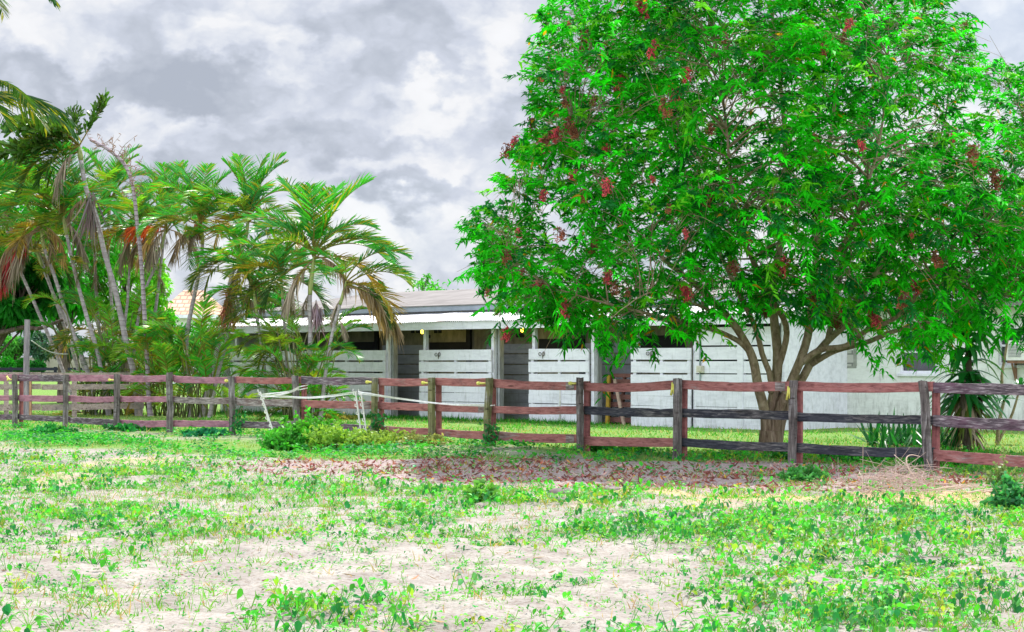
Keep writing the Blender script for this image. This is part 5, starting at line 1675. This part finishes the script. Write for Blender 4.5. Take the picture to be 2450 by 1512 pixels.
def build_dracaena():
    b = PG(2312, 1076); o = empty('dracaena', b, 'corn plant with broad glossy strap leaves and a skirt of dead brown leaves', 'plant')
    d = b[1]; k = d / F
    m = MB(); top = b + np.array([0, 0, 2.35]); m.tube(resample([b - np.array([0, 0, .1]), b + np.array([.05, 0, 1.1]), top], 12), np.linspace(.08, .045, 12), 10)
    for q in range(3):
        a = q * 2.1; m.tube(resample([b, b + np.array([cos(a) * .25, sin(a) * .25, .7]), b + np.array([cos(a) * .22, sin(a) * .22, 1.3])], 10), .045, 8)
    m.build('stem', M['bg_bark'], o, True)

    def whorl(n, z0, z1, ln, wd, el, col, mat, name, bendr, ctr=(0, 0), v=.3):
        h = GR.uniform(z0, z1, n); az = np.arange(n) * 2.4 + GR.uniform(-.3, .3, n)
        e = np.radians(GR.uniform(*el, n))
        dd = np.stack([np.cos(az) * np.cos(e), np.sin(az) * np.cos(e), np.sin(e)], -1)
        oo = b + np.stack([ctr[0] + np.cos(az) * .05, ctr[1] + np.sin(az) * .05, h], -1)
        side = np.stack([-np.sin(az), np.cos(az), np.zeros(n)], -1)
        mb = MB()
        blades(mb, oo, dd, side, np.array([0, 0, -1.0])[None] * GR.uniform(*bendr, n)[:, None], GR.uniform(.8, 1.15, n) * ln, GR.uniform(.85, 1.15, n) * wd, [.45, .8, 1, .95, .7, .35, .03], jit(col, n, v, .12), fold=.35)
        return mb.build(name, mat, o, use_tint=True, smooth=True)
    gl = leaf_mat('strap_leaf', .18, .3, (1.4, 1.3, .6), .6, False)
    whorl(66, 1.0, 2.42, .85, .080, (20, 78), (.022, .24, .04), gl, 'leaves', (.75, 1.35))
    whorl(30, 2.05, 2.45, .80, .076, (25, 85), (.018, .20, .04), gl, 'leaves', (.6, 1.15))
    whorl(36, .75, 1.5, .78, .072, (-20, 30), (.02, .19, .035), gl, 'leaves', (.5, .9))
    whorl(26, .70, 1.25, .62, .045, (-40, 0), (.14, .17, .03), gl, 'leaves', (.5, .9), v=.5)
    whorl(44, .35, 1.10, .56, .035, (-65, -15), (.42, .30, .20), M['dry'], 'dead_leaves', (.4, .8), v=.5)
    # young canes to the right of it
    for x, y, tx, ty, lab in ((2385, 1062, 2402, 955, 'small young corn plant with one tuft of leaves right of the big one'),):
        c = PG(x, y); t = P(tx, ty, c[1])
        q = empty('cane_plant', c, lab, 'plant')
        m = MB(); m.tube(resample([c - np.array([0, 0, .1]), (c + t) / 2 + np.array([-.03, 0, 0]), t], 8), np.linspace(.05, .03, 8), 8)
        t2 = P(2440, 925, c[1]); m.tube(resample([c, (c + t2) / 2 + np.array([.06, 0, 0]), t2], 8), np.linspace(.035, .02, 8), 8)
        t3 = P(2404, 850, c[1]); m.tube(resample([P(2398, 940, c[1]), P(2396, 900, c[1]), t3, P(2412, 800, c[1])], 8), np.linspace(.035, .02, 8), 8)
        m.build('stem', M['limb'], q, True)
        n = 22; az = np.arange(n) * 2.4; e = np.radians(GR.uniform(5, 70, n)); cc = np.repeat(np.stack([t, t2], 0), [13, 9], 0)
        dd = np.stack([np.cos(az) * np.cos(e), np.sin(az) * np.cos(e), np.sin(e)], -1); side = np.stack([-np.sin(az), np.cos(az), az * 0], -1)
        mb = MB(); blades(mb, cc, dd, side, np.array([0, 0, -1.0])[None] * GR.uniform(.2, .8, n)[:, None], GR.uniform(.32, .5, n), .045, [.4, .9, 1, .8, .4, .03], jit((.012, .17, .035), n), fold=.3)
        mb.build('leaves', gl, q, use_tint=True, smooth=True)


def build_lilies():
    for (x0, x1, yb, n, hl, lab) in ((2080, 2215, 1068, 110, .78, 'clump of upright dark strap leaves left of the leaning post'), (2215, 2300, 1070, 80, .66, 'clump of strap leaves between the leaning post and the corn plant')):
        for rep in range(1):
            a = PG((x0 + x1) / 2, yb); o = empty('lily_clump', a, lab, 'plant')
            mb = MB()
            xs = GR.uniform(x0, x1, n)
            for grp in range(6):
                pass
            ctr = GR.choice(np.linspace(x0 + 8, x1 - 8, 6), n)
            oo = np.array([PG(c + GR.normal() * 5, yb + GR.uniform(-8, 6)) for c in ctr])
            az = GR.uniform(0, 2 * pi, n); e = np.radians(GR.uniform(38, 85, n))
            dd = np.stack([np.cos(az) * np.cos(e), np.sin(az) * np.cos(e), np.sin(e)], -1); side = np.stack([-np.sin(az), np.cos(az), az * 0], -1)
            blades(mb, oo - np.array([0, 0, .05]), dd, side, np.array([0, 0, -1.0])[None] * GR.uniform(.05, .5, n)[:, None], GR.uniform(.65, 1.2, n) * hl, GR.uniform(.024, .038, n), [.6, .9, 1, .95, .7, .04], jit((.012, .14, .03), n, .3), fold=.4)
            mb.build('leaves', M['frond'], o, use_tint=True, smooth=True)
            o2 = MB(); [o2.tube([q - np.array([0, 0, .08]), q + np.array([0, 0, .06])], .03, 6) for q in oo[::3]]
            o2.build('bulbs', M['crownshaft'], o)


def build_brush():
    """heap of dry twigs in front of the leaning post"""
    b = PG(2150, 1165); o = empty('twig_pile', b, 'heap of dry pale twigs on the ground before the leaning fence post', 'brush')
    m = MB()
    for k in range(230):
        x = GR.normal(2140, 62); x = min(max(x, 2020), 2290)
        h = max(.02, .22 * math.exp(-((x - 2150) / 90) ** 2)) 
        c = PG(x, GR.uniform(1140, 1192)); c[2] += GR.uniform(0, h)
        v = unit(np.array([GR.normal(), GR.normal() * .7, GR.normal() * .35])); L = GR.uniform(.12, .5)
        pts = resample([c - v * L, c + GR.normal(size=3) * .05, c + v * L + np.array([0, 0, -.04])], 6)
        pts[:, 2] = np.maximum(pts[:, 2], gz(pts[:, 0], pts[:, 1]) + .01)
        m.tube(pts, np.linspace(GR.uniform(.002, .005), .0015, 6), 4, tint=np.array((.52, .40, .34)) * GR.uniform(.6, 1.25), caps=False)
    p = [P(2178, 1180, b[1]), P(2190, 1150, b[1]), P(2172, 1120, b[1]), P(2168, 1095, b[1] + .1), P(2182, 1088, b[1] + .2), P(2200, 1092, b[1] + .2)]
    m.tube(resample(p, 16), np.linspace(.014, .005, 16), 6, tint=(.56, .43, .34))
    for q in range(7):
        c = PG(GR.uniform(2180, 2400), GR.uniform(1168, 1195)); v = np.array([GR.uniform(.4, 1.2), GR.normal() * .3, 0])
        m.tube(resample([c + np.array([0, 0, .03]), c + v * .5 + np.array([0, 0, .08]), c + v + np.array([0, 0, .02])], 8), np.linspace(.012, .003, 8), 5, tint=(.56, .42, .34))
    m.build('twigs', M['dry'], o, use_tint=True)


def feather_bush(x, y, hpx, wpx, n, label, col, leaf=.05, spread=.5, name='weed_bush', lw=.28, tipcol=None):
    """small bush of many thin stems set with leaflets"""
    b = PG(x, y); k = b[1] / F; H = hpx * k; Wd = wpx * k / 2
    o = empty(name, b, label, 'weed')
    st = MB(); lf = MB()
    n = int(n * .7)
    for q in range(n):
        a = GR.uniform(0, 2 * pi); r = Wd * GR.uniform(0, 1.15) ** .7
        f = b + np.array([cos(a) * r * .45, sin(a) * r * .45, 0]); f[2] = float(gz(f[0], f[1]))
        e = b + np.array([cos(a) * r, sin(a) * r, 0]); e[2] = f[2] + H * GR.uniform(.2, 1.1) * GR.uniform(.5, 1) * (1 - .35 * (r / Wd) ** 2)
        c = resample([f - np.array([0, 0, .03]), (f + e) / 2 + np.array([0, 0, .08 * H]), e], 9)
        st.tube(c, np.linspace(.006, .002, 9), 4, caps=False)
        m = int(GR.integers(16, 30)); t = GR.uniform(.2, 1, m)
        pos = np.stack([np.interp(t, np.linspace(0, 1, 9), c[:, i]) for i in range(3)], -1)
        dd = rand_dirs(m, .25) + unit(e - f) * .4
        cc = jit(col, m, .35, .15) * GR.uniform(.75, 1.3)
        if tipcol is not None: cc = cc * (1 - t[:, None]) + np.array(tipcol) * t[:, None]
        blades(lf, pos, dd, perp(unit(dd)), np.array([0, 0, -1.0])[None] * GR.uniform(0, .4, m)[:, None], leaf * GR.uniform(.7, 1.4, m), leaf * lw * GR.uniform(.8, 1.2, m), [.3, 1, .9, .08], cc)
    st.build('stems', M['crownshaft'], o)
    lf.build('leaves', M['weed'], o, use_tint=True)
    return o


def build_weeds():
    feather_bush(735, 1070, 84, 190, 400, 'bushy bright green weeds between the white stakes', (.08, .40, .03), .085)
    feather_bush(690, 1074, 64, 130, 240, 'low weeds around the foot of the leaning white stake', (.06, .36, .035), .08)
    feather_bush(800, 1072, 74, 150, 260, 'pale flowering weeds left of the two middle stakes', (.17, .42, .05), .07, tipcol=(.26, .50, .07))
    feather_bush(745, 1062, 96, 60, 40, 'tall feathery weed stem rising above the weeds between the stakes', (.06, .36, .03), .09)
    feather_bush(890, 1068, 50, 170, 240, 'yellowish weeds and dry grass right of the middle stakes', (.20, .40, .05), .07, tipcol=(.30, .48, .09))
    feather_bush(1010, 1062, 34, 150, 90, 'pale dry grass and weeds below the posts in front of the open doorway', (.26, .38, .06), .07, tipcol=(.40, .46, .16))
    feather_bush(1150, 1200, 74, 90, 26, 'single upright seedling with pale leaves on the bare sand', (.14, .42, .07), .09, lw=.22)
    feather_bush(1925, 1150, 48, 110, 60, 'spindly green weed under the tree near the trunk post', (.08, .34, .08), .08)
    feather_bush(1880, 1100, 30, 70, 60, 'leafy dark weed at the foot of the tree trunk', (.03, .24, .03), .085)
    feather_bush(2415, 1215, 92, 110, 90, 'dark feathery bush at the right edge of the sand', (.045, .27, .08), .07)
    feather_bush(2400, 1165, 96, 90, 26, 'pale feathery weed plumes before the right end of the fence', (.12, .25, .07), .06, tipcol=(.22, .33, .12))
    feather_bush(2170, 1222, 22, 70, 40, 'small grey green tuft on the straw near the twig heap', (.10, .28, .08), .05)
    feather_bush(2240, 1118, 34, 120, 80, 'dark weeds around the foot of the leaning post', (.025, .25, .03), .09)
    feather_bush(2050, 1100, 26, 170, 100, 'weeds under the bottom rail behind the twig heap', (.03, .27, .03), .09)
    feather_bush(1430, 1082, 30, 60, 60, 'dark leafy weed beside the post right of the pallet doorway', (.025, .28, .03), .08)
    feather_bush(1500, 1080, 20, 120, 60, 'low green weeds below the bottom rail left of the tree', (.05, .36, .03), .08)
    feather_bush(330, 1030, 20, 160, 70, 'low dark weeds at the foot of the third post from the left', (.025, .25, .05), .1)
    feather_bush(500, 1042, 16, 130, 60, 'blue green low weeds below the rail left of the stakes', (.02, .24, .10), .1)
    feather_bush(120, 1036, 20, 120, 60, 'low weeds by the two posts nearest the left edge', (.025, .26, .05), .1)
    feather_bush(800, 1003, 22, 110, 60, 'yellow flowering weeds in front of the barn by the right palms', (.20, .36, .05), .06, tipcol=(.55, .48, .12))
    # creepers on two posts
    for px, y0, y1, lab in ((909, 985, 1034, 'dark creeper climbing the mossy post right of the stakes'), (1180, 1010, 1066, 'dark creeper climbing the leaning mossy post'), (577, 985, 1034, 'dark creeper at the foot of the post left of the stakes')):
        t = fence_t(px); g = FP(t, -.12, 0); d = g[1]; g[2] = float(gz(g[0], g[1]))
        o = empty('creeper', g, lab, 'creeper')
        n = 60; z = np.linspace(EYE - (y1 - HOR) / F * d, EYE - (y0 - HOR) / F * d, n); a = np.linspace(0, 9, n)
        pts = np.stack([g[0] + .07 * np.cos(a) + .05, g[1] - .10 + .05 * np.sin(a), z], -1)
        m = MB(); m.tube(pts, .006, 4, caps=False); m.build('stem', M['crownshaft'], o)
        mb = MB(); oo = np.repeat(pts, 2, 0) + GR.normal(size=(2 * n, 3)) * .06; dd = rand_dirs(2 * n) + np.array([.2, -.5, -.2])
        blades(mb, oo, dd, perp(unit(dd)), np.tile((0, 0, -.3), (2 * n, 1)), GR.uniform(.04, .08, 2 * n), .024, [.1, .95, 1, .55, .05], jit((.02, .22, .05), 2 * n))
        mb.build('leaves', M['weed'], o, use_tint=True)
    # short dead stump piece and stones in the shade
    for x, y, s in ((1345, 1180, .13), (1455, 1172, .10), (1340, 1198, .08)):
        c = PG(x, y); m = MB(); nn = 9
        V = []
        for i, th in enumerate(np.linspace(0, pi, 7)):
            for j in range(nn):
                ph = j / nn * 2 * pi; r = s * (1 + .25 * math.sin(ph * 2 + i) * .6)
                V.append(c + np.array([r * 1.5 * sin(th) * cos(ph), r * sin(th) * sin(ph), r * .5 * cos(th)]))
        Q = [(i * nn + j, i * nn + (j + 1) % nn, (i + 1) * nn + (j + 1) % nn, (i + 1) * nn + j) for i in range(6) for j in range(nn)]
        m.add(V, Q)
        tag(m.build('stone', plain_mat('stone', (.14, .11, .11), (.28, .23, .22), 9), None, True), {.13: 'larger of two dark clods on the shaded sand', .10: 'smaller of two dark clods on the shaded sand', .08: 'flat dark clod at the edge of the tree shade'}[s], 'stone')


# ------------------------------------------------------------------ ground cover
def cover_density(X, Y):
    px, py = pix(X, Y)
    n = fbm(X * .9, Y * .7, 41, 4)
    base = .30 + .25 * sstep(1400, 1800, px) * sstep(1215, 1260, py)
    bare = 0
    for x, y, rx, ry, w in ((420, 1400, 330, 60, .20), (1000, 1360, 260, 50, .22), (650, 1490, 240, 40, .15), (1560, 1330, 130, 40, .18), (700, 1120, 500, 40, .2), (1250, 1120, 400, 50, .3)):
        bare = bare + w * np.exp(-((px - x) / rx) ** 2 - ((py - y) / ry) ** 2)
    dense = 0
    for x, y, rx, ry, w in ((1900, 1350, 330, 75, .35), (1600, 1260, 300, 40, .15), (250, 1265, 200, 40, .22), (60, 1440, 90, 60, .25), (900, 1450, 130, 60, .2), (1080, 1215, 180, 30, .22), (2300, 1420, 160, 90, .22), (450, 1150, 300, 22, .15), (330, 1300, 120, 40, .2)):
        dense = dense + w * np.exp(-((px - x) / rx) ** 2 - ((py - y) / ry) ** 2)
    return np.clip((n - .5) * 1.9 + base + dense - bare, 0, 1)


def scatter(n, y0, y1, dens, pad=3.6):
    """points on the ground in the wedge the camera sees, plus a margin, thinned by dens"""
    Y = GR.uniform(y0, y1, n); X = GR.uniform(-1, 1, n) * (Y * .262 + pad)
    # thin the far rows so that the density per square metre is even
    keep = GR.random(n) < (Y * .262 + pad) / (y1 * .262 + pad)
    X, Y = X[keep], Y[keep]
    k = GR.random(len(X)) < dens(X, Y)
    return X[k], Y[k]


def build_cover():
    # leafy creeping weeds in the sand: patches of stems carrying heart shaped leaves
    X, Y = scatter(39000, 11.0, 36, lambda a, b: cover_density(a, b) ** 1.6 * (1 - zones(a, b)[1] * .93))
    n = len(X)
    big = (fbm(X * .5, Y * .4, 60, 3) + GR.normal(0, .10, n)) > .52
    mb = MB()
    z = gz(X, Y)
    nl = 6
    az = GR.uniform(0, 2 * pi, (n, nl)); sp = GR.uniform(.02, .10, (n, nl)) * np.where(big, 1.25, .8)[:, None]
    h = GR.uniform(.015, .11, (n, nl)) * np.where(big, 1.3, .55)[:, None]
    tip = np.stack([X[:, None] + np.cos(az) * sp, Y[:, None] + np.sin(az) * sp, z[:, None] + h], -1).reshape(-1, 3)
    foot = np.stack([X, Y, z - .01], -1).repeat(nl, 0)
    st = tip - foot
    tone = jit((.07, .50, .035), n, .25, .18)
    grey = GR.random(n) < .28
    tone[grey] = jit((.09, .36, .12), int(grey.sum()), .25, .1)
    lime = GR.random(n) < .2
    tone[lime] = jit((.24, .52, .04), int(lime.sum()), .25, .15)
    dark = GR.random(n) < .2
    tone[dark] = jit((.02, .25, .05), int(dark.sum()), .25, .1)
    col = tone.repeat(nl, 0) * GR.uniform(.75, 1.3, n * nl)[:, None]
    blades(mb, foot, st, perp(unit(st)), st * 0 + np.array([0, 0, .05]), np.linalg.norm(st, axis=1), .0028, [1, .9, .8], col * np.array([1.6, .8, .8]))
    # leaf blades: some lie open to the sky, some hang
    m = n * nl
    hang = GR.random(m) < np.where(dark, .75, .35).repeat(nl)
    dd = np.stack([np.cos(az).ravel(), np.sin(az).ravel(), GR.uniform(-.2, .45, m)], -1)
    dd[hang, 2] = GR.uniform(-2.2, -.7, int(hang.sum()))
    side = unit(np.cross(dd, np.array([0, 0, 1.0]) + GR.normal(size=(m, 3)) * .35))
    ln = GR.uniform(.026, .052, m) * np.where(big, 1.22, .85).repeat(nl)
    blades(mb, tip, dd, side, np.array([0, 0, -1.0])[None] * GR.uniform(.05, .5, m)[:, None], ln, ln * GR.uniform(.30, .46, m), [.25, .95, 1, .62, .04], col, fold=.25)
    # tiny seedlings everywhere between the patches
    X, Y = scatter(28000, 11, 33, lambda a, b: np.clip(.28 + .72 * sstep(.42, .64, fbm(a * 1.3, b * 1.1, 66, 3)) - .6 * zones(a, b)[1], 0, 1))
    n = len(X); nl = 5
    oo = np.stack([X, Y, gz(X, Y)], -1).repeat(nl, 0) + GR.normal(size=(n * nl, 3)) * np.array([.022, .022, 0]) + np.array([0, 0, 1.0])[None] * GR.uniform(.004, .045, n * nl)[:, None]
    dd = GR.normal(size=(n * nl, 3)); dd[:, 2] = np.abs(dd[:, 2]) * .6
    tn = jit((.12, .46, .04), n, .3, .2); k = GR.random(n) < .3; tn[k] = jit((.03, .30, .06), int(k.sum()), .3, .15)
    blades(mb, oo, dd, unit(np.cross(dd, np.array([0, 0, 1.0]) + GR.normal(size=dd.shape) * .3)), np.array([0, 0, -.3]) + dd * 0, GR.uniform(.016, .036, n * nl), GR.uniform(.004, .010, n * nl), [.3, .95, 1, .06], tn.repeat(nl, 0))
    # broader leaved weeds along the near side of the fence
    X, Y = scatter(34000, 27, 52, lambda a, b: np.clip(np.exp(-((((a - FA[0]) * FN[0] + (b - FA[1]) * FN[1]) + 2.2) / 2.4) ** 2) * sstep(.44, .60, fbm(a * .9, b * .9, 63, 4)) * (1 - .93 * zones(a, b)[1]), 0, 1))
    n = len(X); nl = 7
    oo = np.stack([X, Y, gz(X, Y)], -1).repeat(nl, 0) + GR.normal(size=(n * nl, 3)) * np.array([.07, .07, 0]) + np.array([0, 0, 1.0])[None] * GR.uniform(.01, .13, n * nl)[:, None]
    dd = GR.normal(size=(n * nl, 3)); dd[:, 2] = np.abs(dd[:, 2]) * .5 - .1
    tn = jit((.05, .42, .03), n, .3, .2); k = GR.random(n) < .35; tn[k] = jit((.02, .24, .07), int(k.sum()), .3, .15)
    blades(mb, oo, dd, unit(np.cross(dd, np.array([0, 0, 1.0]) + GR.normal(size=dd.shape) * .3)), np.array([0, 0, -.3]) + dd * 0, GR.uniform(.05, .11, n * nl), GR.uniform(.014, .03, n * nl), [.3, .95, 1, .6, .05], tn.repeat(nl, 0), fold=.2)
    o = mb.build('ground_cover', M['weed'], None, use_tint=True)
    tag(o, 'creeping leafy weeds scattered in patches over the pale sand', 'weeds', kind='stuff')

    # thin grass in the sand
    X, Y = scatter(43000, 11.0, 30, lambda a, b: np.clip(.10 + .9 * sstep(.45, .72, fbm(a * .7, b * .6, 90, 4)) + .3 * np.exp(-((b - 23) / 3.5) ** 2) - .4 * zones(a, b)[1], 0, 1))
    n = len(X); mb = MB(); nb = 3
    oo = np.stack([X, Y, gz(X, Y) - .005], -1).repeat(nb, 0) + GR.normal(size=(n * nb, 3)) * np.array([.02, .02, 0])
    dd = GR.normal(size=(n * nb, 3)) * .45 + np.array([0, 0, 1.0]); dd[:, 2] = np.abs(dd[:, 2]) + .1
    tone = jit((.13, .42, .03), n, .3, .2); dry = GR.random(n) < .26; tone[dry] = jit((.42, .34, .14), int(dry.sum()), .3)
    blades(mb, oo, dd, perp(unit(dd)), GR.normal(size=(n * nb, 3)) * .25 + np.array([0, 0, -.2]), GR.uniform(.03, .11, n * nb), GR.uniform(.0022, .0045, n * nb), [.8, 1, .7, .05], tone.repeat(nb, 0))
    tag(mb.build('grass', M['weed'], None, use_tint=True), 'thin grass blades growing between the weeds in the sand', 'grass', kind='stuff')

    # lawn and rough grass round the fence and in front of the barn
    X, Y = scatter(138000, 28, 66, lambda a, b: np.clip(zones(a, b)[0] * (.35 + .65 * sstep(.35, .6, fbm(a * .8, b * .8, 95, 4))), 0, 1))
    n = len(X); mb = MB()
    q = (X - FA[0]) * FN[0] + (Y - FA[1]) * FN[1]
    oo = np.stack([X, Y, gz(X, Y) - .01], -1)
    dd = GR.normal(size=(n, 3)) * .4 + np.array([0, 0, 1.0])
    patch = fbm(X * .5, Y * .5, 97, 4)
    tone = np.where((patch > .45)[:, None], jit((.07, .36, .02), n, .3, .2), jit((.24, .38, .06), n, .3, .15))
    dry = GR.random(n) < .16; tone[dry] = jit((.50, .42, .18), int(dry.sum()), .25)
    blades(mb, oo, dd, perp(unit(dd)), GR.normal(size=(n, 3)) * .3 + np.array([0, 0, -.25]), GR.uniform(.04, .12, n) * np.where(patch > .49, 1.2, .8), GR.uniform(.005, .011, n), [.9, 1, .6, .05], tone)
    # taller tufts against the barn wall
    X = GR.uniform(0, 1, 5200) * 17; w = -np.abs(GR.normal(0, .35, 5200)) - .05
    pt = C0[None] + BU[None] * X[:, None] + BW[None] * w[:, None]
    hh = GR.uniform(.05, .20, 5200) * (.5 + fbm(X * .8, X * 0, 5, 3))
    oo = np.stack([pt[:, 0], pt[:, 1], np.zeros(5200) - .02], -1); dd = GR.normal(size=(5200, 3)) * .3 + np.array([0, 0, 1.0])
    blades(mb, oo, dd, perp(unit(dd)), GR.normal(size=(5200, 3)) * .2, hh, GR.uniform(.006, .014, 5200), [.9, 1, .6, .05], jit((.04, .25, .02), 5200, .35, .2))
    tag(mb.build('lawn', M['weed'], None, use_tint=True), 'short green and straw yellow grass around the fence and barn', 'grass', kind='stuff')

    # leaf litter below the tree
    X, Y = scatter(32000, 23, 37, lambda a, b: zones(a, b)[1] * (.25 + .75 * sstep(.38, .6, fbm(a * 1.2, b * 1.2, 99, 3))))
    n = len(X); mb = MB()
    oo = np.stack([X, Y, gz(X, Y) + GR.uniform(.004, .03, n)], -1); a = GR.uniform(0, 2 * pi, n)
    dd = np.stack([np.cos(a), np.sin(a), GR.normal(0, .25, n)], -1)
    tone = jit((.26, .10, .075), n, .5, .25); k = GR.random(n) < .25; tone[k] = jit((.42, .30, .24), int(k.sum()), .3); k = GR.random(n) < .03; tone[k] = jit((.6, .30, .05), int(k.sum()), .3)
    blades(mb, oo, dd, perp(unit(dd)), np.stack([np.zeros(n), np.zeros(n), GR.uniform(-.1, .7, n)], -1), GR.uniform(.05, .12, n), GR.uniform(.009, .02, n), [.2, .9, 1, .6, .05], tone, fold=.4)
    # a few stray fallen leaves and straws over the sand
    X, Y = scatter(9000, 11, 30, lambda a, b: np.clip(.12 + .5 * zones(a, b)[2], 0, 1)); n = len(X)
    oo = np.stack([X, Y, gz(X, Y) + .006], -1); a = GR.uniform(0, 2 * pi, n); dd = np.stack([np.cos(a), np.sin(a), GR.normal(0, .1, n)], -1)
    blades(mb, oo, dd, perp(unit(dd)), np.stack([a * 0, a * 0, GR.uniform(0, .3, n)], -1), GR.uniform(.04, .14, n), GR.uniform(.002, .009, n), [.3, .9, 1, .6, .05], jit((.40, .26, .15), n, .4, .2), fold=.3)
    tag(mb.build('leaf_litter', M['dry'], None, use_tint=True), 'fallen red-brown leaves spread on the ground under the tree', 'fallen leaves', kind='stuff')


build_dracaena()
build_lilies()
build_brush()
build_weeds()
build_cover()
